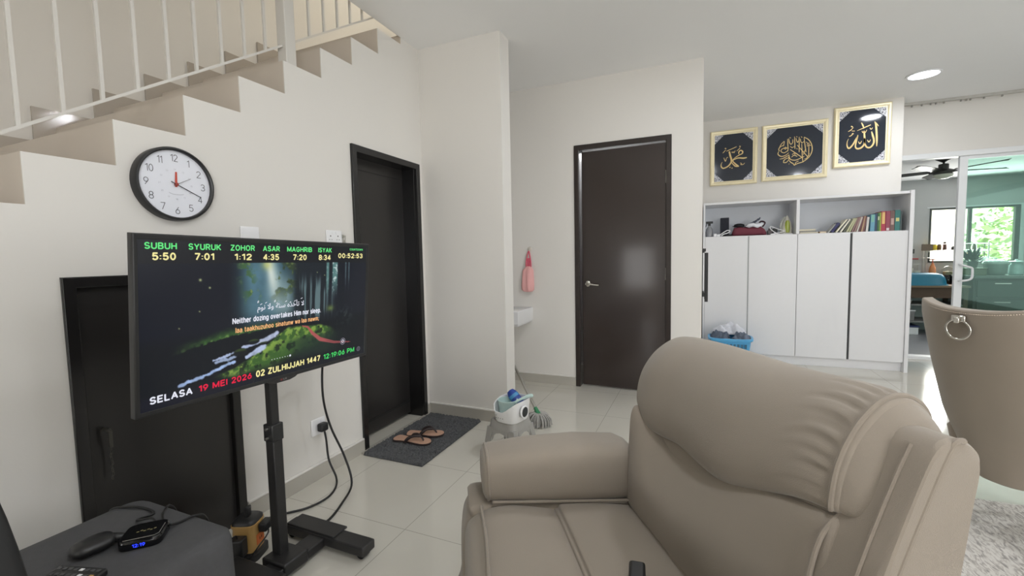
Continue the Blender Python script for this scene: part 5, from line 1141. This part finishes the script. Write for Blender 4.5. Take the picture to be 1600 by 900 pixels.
# ================================================================== DOORMAT, SANDALS
def mat_fluffy():
    m = mat('charcoal_chenille', (80, 81, 83), .95, var=.35, scale=90, bump=1.0, bscale=140); return m
dm = MB(); nxx, nyy = 64, 104
mx0, mx1, my0, my1 = -1.838, -1.418, 1.983, 2.705
g = rng.random((nxx+1, nyy+1))
for i in range(nxx+1):
    for j in range(nyy+1):
        x = mx0+(mx1-mx0)*i/nxx; y = my0+(my1-my0)*j/nyy; e = 1 if (i in (0, nxx) or j in (0, nyy)) else 0
        dm.v.append((x+(rng.random()-.5)*(.010 if e else .005), y+(rng.random()-.5)*(.010 if e else .005), .004 if e else .013+.010*g[i, j]))
dm.f = [(i*(nyy+1)+j, i*(nyy+1)+j+1, (i+1)*(nyy+1)+j+1, (i+1)*(nyy+1)+j) for i in range(nxx) for j in range(nyy)]
k = len(dm.v); dm.v += [(mx0, my0, .001), (mx1, my0, .001), (mx1, my1, .001), (mx0, my1, .001)]; dm.f.append((k, k+3, k+2, k+1))
tag(obj('doormat', dm, mat_fluffy(), smooth=False), 'dark grey shaggy doormat in front of the black door', 'doormat')
M['tan'] = mat('tan_footbed', (190, 152, 130), .7, var=.06, scale=20); M['strap'] = mat('dark_brown_strap', (48, 38, 38), .6)
def sandal(hx_, hy_, tx, ty, wid, side, label):
    H0 = Vector((hx_, hy_, .0)); T0 = Vector((tx, ty, .0)); L_ = (T0-H0).length; u = (T0-H0).normalized(); v = Vector((-u.y, u.x, 0)); z0 = .0225
    outl = []
    cr_ = [(0, 0), (.02, .30), (.10, .40), (.30, .33), (.48, .33), (.68, .47), (.84, .47), (.95, .30), (1.0, .03), (.96, -.22), (.86, -.36), (.70, -.38), (.48, -.30), (.28, -.30), (.10, -.38), (.02, -.28)]
    R_ = catmull(cr_, 64, closed=True)
    f = lambda a, b_, t: H0+u*(a*L_)+v*(b_*wid*side)+Vector((0, 0, t))
    P = thing('sandal', H0+Vector((0, 0, z0)), label, 'sandal', 'pair of sandals on the doormat')
    obj('sole', MB().prism([(a, b_) for a, b_ in R_], f, z0, z0+.010), M['strap'], P)
    obj('footbed', MB().loft([[f(a*.985+.007, b_*.95, z0+.010) for a, b_ in R_], [f(a*.98+.01, b_*.93, z0+.014) for a, b_ in R_]]), M['tan'], P, smooth=True, angle=50)
    toe = f(.80, .04, z0+.013)
    sp_ = MB()
    for s in (-1, 1):
        q = [f(.38, .34*s, z0+.006), f(.46, .30*s, z0+.030), f(.60, .16*s, z0+.044), f(.74, .06, z0+.034), toe]
        sp_.tube([Vector(p) for p in catmull([tuple(x) for x in q], 18)], [.010]*6+[.008]*6+[.005]*6, 8)
    obj('strap', sp_, M['strap'], P, smooth=True)
sandal(-1.775, 2.205, -1.515, 2.215, .105, 1, 'tan sandal with dark straps nearest to the room on the doormat')
sandal(-1.745, 2.290, -1.515, 2.375, .105, -1, 'tan sandal with dark straps further back on the doormat')

# ================================================================== STOOL WITH CLEANING THINGS
sto = thing('plastic_stool', (-1.03, 2.335, 0), 'low grey marbled plastic stool by the partition wall', 'stool')
M['marble'] = mat('grey_marbled_plastic', (156, 154, 150), .5, var=.18, scale=12)
su = Vector((.972, -.235, 0)); sv = Vector((.235, .972, 0)); sc0 = Vector((-1.028, 2.335, 0))
def sring(h, z, n=32, p=.45): return [sc0+su*(h*math.copysign(abs(math.cos(t))**p, math.cos(t)))+sv*(h*math.copysign(abs(math.sin(t))**p, math.sin(t)))+Vector((0, 0, z)) for t in np.linspace(0, 2*math.pi, n, endpoint=False)]
obj('seat', MB().loft([sring(.102, .165), sring(.096, .205), sring(.088, .213), sring(.080, .209)]), M['marble'], sto, smooth=True, angle=50)
obj('grip_mat', MB().loft([sring(.078, .2085), sring(.078, .2115)]), mat('stool_grip_grey', (120, 118, 116), .8, var=.4, scale=120), sto)
for sx in (-1, 1):
    for sy in (-1, 1):
        mb = MB()
        for (k0, z, wd) in ((0, .172, .040), (1, .0, .026)):
            pass
        top = [sc0+su*(sx*(.098-a))+sv*(sy*(.098-b_))+Vector((0, 0, .172)) for a, b_ in ((0, 0), (.046, 0), (.046, .010), (.010, .010), (.010, .046), (0, .046))]
        bot = [sc0+su*(sx*(.120-a))+sv*(sy*(.120-b_))+Vector((0, 0, .0)) for a, b_ in ((0, 0), (.032, 0), (.032, .010), (.010, .010), (.010, .032), (0, .032))]
        obj('leg', MB().loft([bot, top]), M['marble'], sto, bev=.002)
ap = MB()
def apron(d, e):
    # arched skirt between two legs
    P = [(-.055, .170), (.055, .170), (.055, .10), (.048, .125), (.03, .142), (0, .148), (-.03, .142), (-.048, .125), (-.055, .10)]
    f = lambda a, z, t: sc0+d*a+e*(.0985+(.172-z)*.13-t)+Vector((0, 0, z))
    return MB().prism(P, f, 0, .006)
for d, e in ((su, sv), (su, -sv), (sv, su), (sv, -su)):
    q = apron(d, e); ap.add(q.v, q.f)
obj('apron', ap, M['marble'], sto)
bkt = thing('storage_basket', (-1.012, 2.325, .212), 'white plastic basket with a sloping rim standing on the grey stool', 'basket')
bc2 = Vector((-1.008, 2.318, 0)); qx = Vector((.80, .60, 0)).normalized(); qy = Vector((-.60, .80, 0))
qx = su; qy = sv
def kring(hx_, hy_, zf, n=48):
    out = []
    for t in np.linspace(0, 2*math.pi, n, endpoint=False):
        a = math.copysign(abs(math.cos(t))**.55, math.cos(t)); b_ = math.copysign(abs(math.sin(t))**.55, math.sin(t))
        z = zf(a, b_) if callable(zf) else zf
        out.append(bc2+qx*(hx_*a)+qy*(hy_*b_)+Vector((0, 0, z)))
    return out
rimz = lambda a, b_: .212+.122-.058*max(0, min(1, (-b_-.1)/.8))*max(0, min(1, (1.0-a)/.9))*(1 if a > -.75 else .55)
obj('tub', MB().loft([kring(.072, .086, .2125), kring(.078, .092, .222), kring(.086, .100, rimz), kring(.082, .096, rimz), kring(.074, .088, .226), kring(.01, .01, .2262)]), M['white_plastic'], bkt, smooth=True, angle=50)
hol = MB()
for k in range(4):
    for j in range(2): c = bc2+qx*(-.045+.016*k)-qy*.0945+Vector((0, 0, .240+.014*j)); hol.cyl(c-qy*.0005, c+qy*.004, .003, n=8)
obj('vent_holes', hol, mat('vent_hole_grey', (150, 150, 152), .6), bkt)
dsc = thing('scrub_brush', (-.93, 2.32, .24), 'dark round scrub pad in a white ring clipped on the side of the white basket', 'brush')
dc0 = bc2+qx*.087-qy*.01+Vector((0, 0, .275))
obj('ring', MB().lathe([(.029, 0), (.036, .004), (.036, .012), (.029, .014)], dc0, qx, 28, closed=True), M['white_plastic'], dsc, smooth=True, angle=40)
obj('pad', MB().lathe([(.029, .002), (.029, .013), (.0, .014)], dc0, qx, 28), mat('scrub_dark', (52, 54, 54), .95, var=.3, scale=200), dsc, smooth=True, angle=40)
sco = thing('water_dipper', (-1.03, 2.30, .23), 'mint green plastic water dipper sitting in the white basket', 'dipper')
M['mint'] = mat('mint_plastic', (192, 216, 212), .4, var=.02)
wc = bc2+qx*-.022+qy*-.012
obj('bowl', MB().lathe([(.042, .226), (.047, .229), (.056, .318), (.059, .322), (.059, .328), (.054, .328), (.045, .233), (.0, .231)], wc, n=36), M['mint'], sco, smooth=True, angle=50)
hp = [wc+qx*.054+Vector((0, 0, .318)), wc+qx*.075+qy*.02+Vector((0, 0, .333)), wc+qx*.11+qy*.05+Vector((0, 0, .352)), wc+qx*.135+qy*.07+Vector((0, 0, .356))]
obj('handle', MB().tube([Vector(p) for p in catmull([tuple(x) for x in hp], 20)], [.008]*4+[.009]*8+[.011]*6+[.008, .004], 10), M['mint'], sco, smooth=True)
bl = thing('cleaning_bottle', (-1.03, 2.40, .226), 'blue bottle tipped behind the mint dipper in the white basket', 'bottle')
bb = bc2+qx*.045+qy*.055
bdir = Vector((-.75, .10, .8)).normalized()
obj('bottle', MB().lathe([(.022, 0), (.030, .01), (.032, .07), (.030, .115), (.020, .135), (.0, .140)], bb+Vector((0, 0, .262)), bdir, 24).map(lambda x, y, z: (x, y, z)), mat('blue_bottle', (34, 66, 150), .3, var=.15, scale=40), bl, smooth=True)
obj('label', MB().lathe([(.0326, .085), (.0322, .105)], bb+Vector((0, 0, .262)), bdir, 24), mat('bottle_label', (70, 140, 190), .4), bl, smooth=True)

mp_ = thing('mop', (-1.0, 2.78, 0), 'string mop with a steel handle and green socket leaning behind the partition', 'mop')
m0 = Vector((-1.015, 2.79, .075)); mdir = (Vector((-1.265, 3.0, .32))-m0).normalized()
obj('handle', MB().tube([m0+mdir*.03, m0+mdir*1.26], .0105, 12), M['steel'], mp_, smooth=True)
obj('socket', MB().tube([m0-mdir*.005, m0+mdir*.02, m0+mdir*.055], [.020, .017, .013], 14), mat('green_socket', (56, 128, 88), .4), mp_, smooth=True)
strands = MB(); r0 = np.random.default_rng(5)
for k in range(90):
    a = 2*math.pi*k/90+r0.random()*.2; rad = .030+.052*r0.random(); hgt = .03+.05*r0.random()
    e = Vector((math.cos(a), math.sin(a), 0))
    P = [m0+Vector((0, 0, .0)), m0+e*(rad*.55)+Vector((0, 0, .008)), m0+e*rad+Vector((0, 0, -.02)), m0+e*(rad*1.08)+Vector((0, 0, -.052)), m0+e*(rad*(.95+.25*r0.random()))+Vector((.0, -.004, -.0695))]
    strands.tube([Vector(p) for p in catmull([tuple(x) for x in P], 12)], .0046, 5)
obj('strands', strands, mat('mop_yarn', (160, 158, 154), .9, var=.25, scale=60), mp_, smooth=True)
tag(mp_.children[-1], kind='stuff')

# pink pouch on a suction hook, wash basin
hk = thing('wall_hook', (-1.430, YD, 1.2), 'clear suction hook on the cream wall above the basin', 'hook')
obj('disc', MB().lathe([(.022, 0), (.022, .004), (.008, .010), (.0, .011)], (-1.430, YD, 1.232), (0, -1, 0), 20), mat('clear_hook_plastic', (206, 200, 190), .2), hk, smooth=True)
obj('prong', MB().tube([(-1.430, YD-.008, 1.228), (-1.430, YD-.018, 1.212), (-1.430, YD-.026, 1.210), (-1.430, YD-.030, 1.220)], .0035, 8), mat('hook_prong', (196, 190, 180), .3), hk, smooth=True)
pk = thing('pouch', (-1.435, YD-.03, .84), 'pink drawstring pouch hanging from the suction hook', 'pouch')
secs = []
for z, wd, dp_, cx in ((1.075, .018, .010, -1.432), (1.06, .034, .014, -1.434), (1.04, .050, .020, -1.438), (.98, .054, .026, -1.441), (.90, .060, .030, -1.443), (.860, .058, .026, -1.442), (.845, .040, .016, -1.440), (.842, .01, .005, -1.44)):
    secs.append([(cx+wd*math.cos(t)+.004*math.sin(6*t+z*20), YD-.034+dp_*math.sin(t)*(1+.18*math.cos(5*t)), z) for t in np.linspace(0, 2*math.pi, 36, endpoint=False)])
obj('bag', MB().loft(secs), mat('pink_cloth', (228, 172, 170), .85, var=.05, bump=.3, bscale=200), pk, smooth=True, angle=180)
obj('cord_loop', MB().tube([Vector(p) for p in catmull([(-1.455, YD-.034, 1.07), (-1.452, YD-.034, 1.13), (-1.430, YD-.028, 1.212), (-1.412, YD-.034, 1.13), (-1.408, YD-.034, 1.07)], 30)], .006, 8).box(-1.445, -1.418, YD-.036, YD-.030, 1.06, 1.15), mat('deep_pink_cord', (206, 92, 112), .8), pk, smooth=True)
ws = thing('wash_basin', (-1.64, YD-.17, .5), 'white rectangular wall hung wash basin in the nook behind the partition', 'basin')
wb = MB()
wb.loft([[(x, y, z) for x, y in ((x0, y0), (x1, y0), (x1, YD), (x0, YD))] for x0, x1, y0, z in ((XA, -1.425, YD-.34, .565), (XA, -1.412, YD-.36, .59), (XA, -1.408, YD-.365, .690), (XA, -1.408, YD-.365, .697), (XA, -1.412, YD-.361, .701))])
obj('bowl', wb, mat('basin_ceramic', (228, 228, 230), .15, var=.01), ws, bev=.006)
obj('faucet', MB().tube([Vector(p) for p in catmull([(-1.66, YD-.05, .70), (-1.66, YD-.05, .80), (-1.66, YD-.09, .83), (-1.66, YD-.14, .80)], 20)], .012, 10), M['chrome'], ws, smooth=True)

# ================================================================== KITCHEN BEYOND THE SLIDING DOOR
M['kwall'] = mat('kitchen_grey_paint', (196, 196, 196), .8, var=.01, scale=3)
KYB, KF, KC = 9.5, -.2, 2.30
struct('floor_kitchen', MB().box(1.2, 6.4, YG+.05, KYB+.1, KF-.1, KF), mat('kitchen_floor_grey', (150, 152, 156), .35, var=.05, scale=3), 'grey kitchen floor one step below the living room', 'floor')
struct('trim_4', MB().box(1.832, 4.25, YG+.05, YG+.10, KF, 0), M['skirt_tile'], 'step edge at the kitchen threshold', 'step')
struct('ceiling_kitchen', MB().box(1.2, 6.4, YG+.1, KYB+.1, KC, KC+.1), M['ceiling'], 'low white ceiling of the kitchen', 'ceiling')
kw = MB().box(1.2, 3.505, KYB, KYB+.1, KF, KC).box(4.605, 6.4, KYB, KYB+.1, KF, KC).box(3.505, 4.605, KYB, KYB+.1, 1.825, KC).box(3.505, 4.605, KYB, KYB+.1, KF, .93)
struct('wall_kitchen', kw, M['kwall'], 'grey kitchen wall around the bright window', 'wall')
struct('wall_kitchen_side', MB().box(6.3, 6.4, YG+.1, KYB, KF, KC).box(1.2, 1.3, YG+.1, KYB, KF, KC), M['kwall'], 'side walls of the kitchen', 'wall')
struct('wall_kitchen_front', MB().box(4.25, 6.4, YG, YG+.1, KF, ZC), M['kwall'], 'kitchen wall beside the sliding door', 'wall')
kwn = thing('window_2', (4.05, KYB, .93), 'kitchen window with a dark frame and bright greenery outside', 'window', kind='structure')
M['alu'] = mat('dark_aluminium', (84, 88, 86), .4, .3)
kf_ = MB().box(3.505, 4.605, KYB-.01, KYB+.05, 1.795, 1.825).box(3.505, 3.53, KYB-.01, KYB+.05, .93, 1.795).box(4.545, 4.605, KYB-.01, KYB+.05, .93, 1.795).box(3.505, 4.605, KYB-.01, KYB+.05, .93, .955).box(3.995, 4.035, KYB-.01, KYB+.05, .955, 1.795)
obj('window_frame', kf_, M['alu'], kwn, bev=.003)
kfr = MB().box(3.47, 4.66, KYB-.012, KYB, 1.825, 1.845).box(4.605, 4.66, KYB-.012, KYB, .93, 1.825)
obj('window_trim', kfr, M['whiteframe'], kwn)
clr = bpy.data.materials.new('clear_window_glass'); clr.use_nodes = True; nt = clr.node_tree; nt.nodes.remove(nt.nodes['Principled BSDF'])
t1 = nt.nodes.new('ShaderNodeBsdfTransparent'); t1.inputs[0].default_value = (.95, .98, .96, 1); nt.links.new(t1.outputs[0], nt.nodes['Material Output'].inputs[0])
obj('pane', MB().box(3.53, 3.995, KYB+.018, KYB+.022, .955, 1.795), clr, kwn); obj('pane', MB().box(4.035, 4.545, KYB+.018, KYB+.022, .955, 1.795), clr, kwn)
# garden outside
struct('ground', MB().box(-2, 12, KYB+.1, 18, -.5, -.4), mat('pale_ground', (206, 204, 190), .9), 'bright ground outside the kitchen window', 'ground')
def hedge(x0, x1, y, z1, seed, label, rgb):
    mb = MB(); r0 = np.random.default_rng(seed)
    for k in range(1500):
        x = x0+(x1-x0)*r0.random(); z = -.4+(z1+.4)*r0.random()**.8; yy = y+.5*r0.random()-.25*math.sin(x*4)
        a = r0.random()*6.28; s_ = .05+.07*r0.random(); c = Vector((x, yy, z)); u = Vector((math.cos(a), .4*math.sin(a*2), math.sin(a)*.5))*s_; v = Vector((-.3*math.sin(a), .3, math.cos(a)))*s_*.45
        mb.add([c-u, c+v, c+u, c-v], [(0, 1, 2, 3)])
    t = tag(obj('hedge', mb, mat('leaf_green_%d' % seed, rgb, .6, var=.35, scale=3)), label, 'hedge')
    return t
hedge(5.05, 8.2, 11.6, 2.6, 3, 'bright green hedge outside the right half of the kitchen window', (200, 216, 156))
M['outwall'] = mat('outside_white_wall', (236, 236, 228), .8)
struct('wall_outside', MB().box(2.5, 9.0, 12.4, 12.5, -.4, 3.4), M['outwall'], 'white boundary wall outside the kitchen window', 'wall')

# ceiling fan
fx, fy = 2.83, 7.36
fan = thing('ceiling_fan', (fx, fy, KC), 'dark ceiling fan with long blades and a pale lamp bowl in the kitchen', 'ceiling fan')
M['fan'] = mat('fan_bronze', (64, 62, 60), .4, .2)
obj('canopy', MB().lathe([(.085, 0), (.08, -.012), (.03, -.045), (.012, -.055), (.012, -.085)], (fx, fy, KC), n=28), M['fan'], fan, smooth=True, angle=50)
obj('motor_housing', MB().lathe([(.045, -.075), (.05, -.08), (.05, -.135), (.09, -.15), (.135, -.175), (.135, -.19), (.10, -.205), (.0, -.206)], (fx, fy, KC), n=32), M['fan'], fan, smooth=True, angle=40)
obj('lamp_bowl', MB().lathe([(.098, -.206), (.085, -.235), (.05, -.255), (0, -.26)], (fx, fy, KC), n=28), mat('frosted_bowl', (222, 222, 206), .4), fan, smooth=True)
for a in (12, 84, 156, 228, 300):
    a = math.radians(a); d = Vector((math.cos(a), math.sin(a), 0)); q = Vector((-d.y, d.x, 0)); c = Vector((fx, fy, KC-.165))
    obj('blade', MB().loft([[c+d*r+q*w_*s+Vector((0, 0, .012*s+dz)) for s, dz in ((-1, 0), (1, 0), (1, .006), (-1, .006))] for r, w_ in ((.12, .022), (.2, .045), (.55, .060), (.66, .048), (.68, .02))]), M['fan'], fan, bev=.002)

# wooden worktable with a blue basin on it
wt = thing('worktable', (3.0, 9.05, KF), 'dark wooden kitchen worktable with open shelves under the window', 'table')
M['wood'] = mat('brown_worktable_wood', (84, 64, 48), .6, var=.2, scale=8)
obj('top', MB().box(2.4, 3.78, 8.82, 9.48, .555, .585), mat('worktable_edge', (126, 106, 84), .5, var=.1), wt, bev=.003)
obj('apron', MB().box(2.44, 3.76, 8.86, 8.88, .39, .555), M['wood'], wt)
for x in (2.42, 3.71):
    for y in (8.84, 9.42): obj('leg', MB().box(x, x+.05, y, y+.05, KF, .555), M['wood'], wt, bev=.003)
for z in (.27, .0): obj('shelf', MB().box(2.44, 3.74, 8.86, 9.45, z, z+.02), mat('shelf_grey_board', (140, 138, 136), .6), wt)
bs = thing('basin', (3.22, 9.05, .585), 'turquoise plastic basin turned upside down on the kitchen worktable', 'basin')
def brg(hx_, hy_, z, n=36): return [(3.19+hx_*math.copysign(abs(math.cos(t))**.6, math.cos(t)), 9.03+hy_*.85*math.copysign(abs(math.sin(t))**.6, math.sin(t)), z) for t in np.linspace(0, 2*math.pi, n, endpoint=False)]
obj('tub', MB().loft([brg(.385, .235, .586), brg(.385, .235, .600), brg(.366, .222, .602), brg(.345, .205, .70), brg(.31, .18, .755), brg(.24, .14, .775), brg(.01, .01, .778)]), mat('turquoise_plastic', (36, 120, 148), .4), bs, smooth=True, angle=60)
bxs = [(2.62, 9.0, .29, .16, .10, .07, (190, 186, 180), 'pale container on the upper shelf of the worktable'), (3.02, 9.0, .29, .20, .16, .055, (170, 160, 150), 'flat pale box on the upper shelf of the worktable'),
       (2.86, 8.97, .02, .07, .07, .20, (126, 128, 130), 'grey bottle shaped canister on the lower shelf of the worktable'), (3.08, 9.0, .02, .16, .2, .17, (128, 126, 126), 'grey tub on the lower shelf of the worktable')]
for x, y, z, w_, d_, h_, c_, lb in bxs:
    t = thing('container', (x, y, z), lb, 'container')
    obj('body', MB().loft([[(x+sx*w_/2*k, y+sy*d_/2*k, z+.0005+zz) for sx, sy in ((-1, -1), (1, -1), (1, 1), (-1, 1))] for zz, k in ((0, .9), (h_*.9, 1))]), mat('container_%d' % len(bpy.data.materials), c_, .5), t, bev=.006)
    obj('lid', MB().box(x-w_/2-.004, x+w_/2+.004, y-d_/2-.004, y+d_/2+.004, z+h_*.9, z+h_), M['white_plastic'], t, bev=.003)
wbx = thing('storage_box', (2.9, 9.0, KF), 'white storage box on the floor under the worktable', 'box')
obj('body', MB().box(2.60, 3.20, 8.87, 9.25, KF, KF+.12), M['white_plastic'], wbx, bev=.008); obj('lid', MB().box(2.59, 3.21, 8.86, 9.26, KF+.12, KF+.145), mat('box_lid_navy', (40, 48, 92), .5), wbx, bev=.004)

# wire rack with jars in front of the window
rk = thing('wire_rack', (3.75, 9.38, .585), 'two tier wire rack of condiments standing in front of the kitchen window', 'rack')
obj('stand', MB().tube([(3.42, 9.33, .586), (3.42, 9.33, 1.25)], .008, 8).tube([(3.42, 9.44, .586), (3.42, 9.44, 1.25)], .008, 8).tube([(4.18, 9.33, .742), (4.18, 9.33, 1.25)], .008, 8).tube([(4.18, 9.44, .742), (4.18, 9.44, 1.25)], .008, 8), M['steel'], rk)
for z in (1.13, 1.01):
    mb = MB()
    for y in (9.33, 9.385, 9.44): mb.tube([(3.40, y, z), (4.20, y, z)], .005, 6)
    mb.tube([(3.40, 9.33, z+.10), (4.20, 9.33, z+.10)], .004, 6)
    obj('shelf', mb, M['steel'], rk)
obj('end_panel', MB().box(3.36, 3.50, 9.32, 9.34, 1.13, 1.235), mat('rack_brown_panel', (126, 108, 92), .6), rk)
def jar(x, z, r, h_, rgb, lid, label, y=9.385):
    t = thing('jar', (x, y, z), label, 'jar', 'condiment jars in the kitchen')
    obj('glass', MB().lathe([(r*.9, 0), (r, .006), (r, h_*.75), (r*.7, h_*.86), (r*.7, h_*.9)], (x, y, z+.0055), n=18), mat('jar_%d' % len(bpy.data.materials), rgb, .3), t, smooth=True, angle=50)
    obj('lid', MB().lathe([(r*.74, h_*.86), (r*.74, h_), (0, h_*1.0)], (x, y, z+.0055), n=18), mat('jar_lid_%d' % len(bpy.data.materials), lid, .4), t, smooth=True, angle=50)
jar(3.54, 1.13, .034, .098, (236, 206, 60), (60, 50, 40), 'yellow jar at the left end of the top rack tier')
jar(3.60, 1.13, .028, .098, (130, 96, 60), (40, 36, 34), 'amber jar beside the yellow one on the top rack tier')
jar(3.67, 1.13, .026, .13, (120, 84, 72), (64, 50, 46), 'slim brown bottle shaped jar on the top rack tier')
jar(3.78, 1.13, .035, .062, (60, 60, 56), (40, 40, 40), 'low dark jar in the middle of the top rack tier')
jar(3.87, 1.13, .035, .050, (76, 74, 70), (60, 60, 58), 'low dark grey jar right of the other low one on the top rack tier')
jar(4.03, 1.13, .03, .085, (120, 110, 96), (80, 76, 70), 'brown grey jar near the right end of the top rack tier')
jar(3.84, 1.01, .045, .065, (196, 176, 150), (206, 150, 80), 'beige tub shaped jar with an orange lid on the lower rack tier')
jar(3.93, 1.01, .036, .075, (226, 160, 80), (206, 120, 60), 'orange jar near the right end of the lower rack tier')
# things on the counter below the rack
ct = thing('kitchen_counter', (4.5, 9.1, KF), 'dark kitchen counter with drawers behind the green glass', 'counter')
M['kdark'] = mat('dark_counter_front', (46, 52, 50), .45, var=.1, scale=4)
obj('worktop', MB().box(3.80, 6.2, 8.80, 9.46, .70, .74), mat('counter_top_grey', (104, 112, 108), .35), ct, bev=.004)
obj('carcass', MB().box(3.82, 6.2, 8.86, 9.44, KF, .70), M['kdark'], ct)
for x0, x1 in ((3.86, 4.42), (4.48, 5.2), (5.26, 5.9)):
    for z0, z1 in ((.42, .66), (.12, .38), (KF+.06, .08)):
        d = obj('drawer', MB().box(x0, x1, 8.842, 8.86, z0, z1), mat('drawer_front_%d' % len(bpy.data.materials), (58, 66, 62), .4), ct, bev=.003)
        obj('handle', MB().box((x0+x1)/2-.09, (x0+x1)/2+.09, 8.83, 8.842, z1-.045, z1-.03), M['steel'], d)
pot = thing('cooking_pot', (4.14, 9.08, .74), 'round lidded pot on the counter behind the green glass', 'pot')
obj('body', MB().lathe([(.10, 0), (.125, .02), (.132, .16), (.136, .17)], (4.16, 9.10, .7405), n=32), mat('pot_grey', (150, 160, 156), .4), pot, smooth=True, angle=50)
obj('lid', MB().lathe([(.14, .168), (.142, .185), (.13, .21), (.05, .235), (.02, .24), (.02, .258), (.0, .26)], (4.16, 9.10, .7405), n=32), mat('pot_lid_pale', (196, 206, 202), .4), pot, smooth=True, angle=50)
pn2 = thing('glass_jar', (4.4, 9.1, .74), 'clear glass jar with a flat lid at the right of the counter', 'jar')
obj('glass', MB().lathe([(.07, 0), (.08, .01), (.08, .14), (.06, .17), (.06, .19)], (4.40, 9.10, .7405), n=24), mat('pale_glass_jar', (186, 206, 206), .1), pn2, smooth=True)
obj('lid', MB().lathe([(.10, .19), (.10, .205), (.02, .215), (.015, .235), (0, .236)], (4.40, 9.10, .7405), n=24), mat('jar_flat_lid', (170, 186, 186), .3), pn2, smooth=True)
cr2 = thing('crate', (3.86, 9.06, .74), 'low dark crate of kitchen things at the left of the counter', 'crate')
obj('body', MB().box(3.82, 3.99, 8.92, 9.2, .7405, .84).box(3.81, 4.0, 8.91, 9.21, .84, .852), mat('crate_olive', (110, 116, 96), .6), cr2, bev=.006)
pl2 = thing('potted_plant', (3.86, 9.12, .852), 'dark leafy potted plant in front of the kitchen window', 'plant')
obj('pot', MB().lathe([(.05, 0), (.07, .09), (.074, .10), (.062, .10), (.05, .08), (0, .08)], (3.90, 9.10, .8525), n=20), mat('plant_pot_grey', (120, 122, 120), .6), pl2, smooth=True, angle=50)
lf = MB(); r0 = np.random.default_rng(9)
for k in range(90):
    a = r0.random()*6.28; el = .2+1.2*r0.random(); L_ = .10+.10*r0.random(); c = Vector((3.90, 9.10, .93)); d = Vector((math.cos(a)*math.cos(el), math.sin(a)*math.cos(el), math.sin(el))); q = Vector((-d.y, d.x, .2)).normalized()*.022
    b0 = c+d*L_*.45; lf.add([b0, b0+d*L_*.4+q, b0+d*L_, b0+d*L_*.4-q], [(0, 1, 2, 3)])
obj('foliage', lf, mat('dark_leaves', (62, 76, 70), .5, var=.3, scale=10), pl2)
tag(pl2.children[-1], kind='stuff')
# bottles and kettle left of the door stile
ktl = thing('kettle', (3.75, 9.0, .585), 'dark kettle with a pale lid and arched handle on the worktable corner', 'kettle')
obj('body', MB().lathe([(.075, 0), (.085, .02), (.08, .12), (.06, .15)], (3.70, 9.33, .5855), n=24), M['black_gloss'], ktl, smooth=True, angle=50)
obj('lid', MB().lathe([(.06, .15), (.058, .20), (.0, .21)], (3.70, 9.33, .5855), n=24), mat('kettle_lid_olive', (140, 140, 112), .5), ktl, smooth=True, angle=50)
obj('handle', MB().tube([Vector(p) for p in catmull([(3.63, 9.33, .73), (3.63, 9.33, .82), (3.70, 9.33, .87), (3.77, 9.33, .82), (3.77, 9.33, .73)], 24)], .006, 8), M['steel'], ktl, smooth=True)
obt = thing('pump_bottle', (3.46, 9.27, .585), 'orange pump bottle standing behind the turquoise basin', 'bottle')
obj('bottle', MB().lathe([(.040, 0), (.045, .02), (.045, .20), (.036, .27), (.018, .32), (.014, .34)], (3.49, 9.285, .5855), n=20), mat('orange_bottle', (226, 140, 90), .35), obt, smooth=True)
obj('pump', MB().cyl((3.49, 9.285, .92), (3.49, 9.285, .985), .008).box(3.45, 3.52, 9.277, 9.293, .98, .995), mat('pump_red', (186, 84, 70), .4), obt)
gt2 = thing('glass_tumbler', (3.58, 8.86, .585), 'clear glass tumbler on the worktable beside the basin', 'glass')
obj('glass', MB().lathe([(.028, 0), (.034, .11), (.031, .11), (.026, .006), (0, .006)], (3.615, 8.88, .5855), n=20), mat('tumbler_glass', (200, 206, 202), .1, trans=.6), gt2, smooth=True)
dr = thing('dish_rack', (3.0, 9.3, .585), 'pale dish rack with cups behind the turquoise basin', 'rack')
obj('frame', MB().box(2.95, 3.36, 9.375, 9.395, .90, .912).box(2.95, 3.36, 9.365, 9.405, .586, .60).tube([(2.97, 9.385, .60), (2.97, 9.385, .91)], .006, 8).tube([(3.34, 9.385, .60), (3.34, 9.385, .91)], .006, 8), M['steel'], dr)
for x, h_, c_, lb in ((3.08, .30, (196, 200, 180), 'pale green cup stack in the dish rack'), (3.20, .26, (206, 200, 184), 'cream jug in the dish rack'), (3.29, .22, (216, 212, 196), 'white cup at the right of the dish rack')):
    t = thing('cup', (x, 9.33, .6), lb, 'cup'); obj('body', MB().lathe([(.035, 0), (.045, .01), (.05, h_), (.045, h_), (.04, .02), (0, .02)], (x, 9.30, .5855), n=20), mat('cup_%d' % len(bpy.data.materials), c_, .35), t, smooth=True, angle=60)
ws2 = thing('switch_plate', (3.27, KYB, 1.12), 'dark switch plate on the grey kitchen wall left of the window', 'switch plate')
obj('plate', MB().box(3.215, 3.325, KYB-.012, KYB, 1.085, 1.160), mat('dark_switch', (86, 88, 88), .4), ws2, bev=.003)
obj('rocker', MB().box(3.235, 3.305, KYB-.016, KYB-.012, 1.10, 1.145), mat('dark_switch_rocker', (96, 98, 98), .4), ws2)
rdp = thing('cup_hook_rail', (3.33, KYB-.02, .99), 'short red rail on the kitchen wall under the switch', 'rail')
obj('rail', MB().box(3.28, 3.38, KYB-.02, KYB, .985, 1.005), mat('red_rail', (190, 70, 70), .5), rdp, bev=.003)
light('storeroom_fill', 'POINT', (-.75, 4.3, 2.2), None, 12, (1, 1, 1), .1)  # added point light so the sliver beside the ajar door shows bright
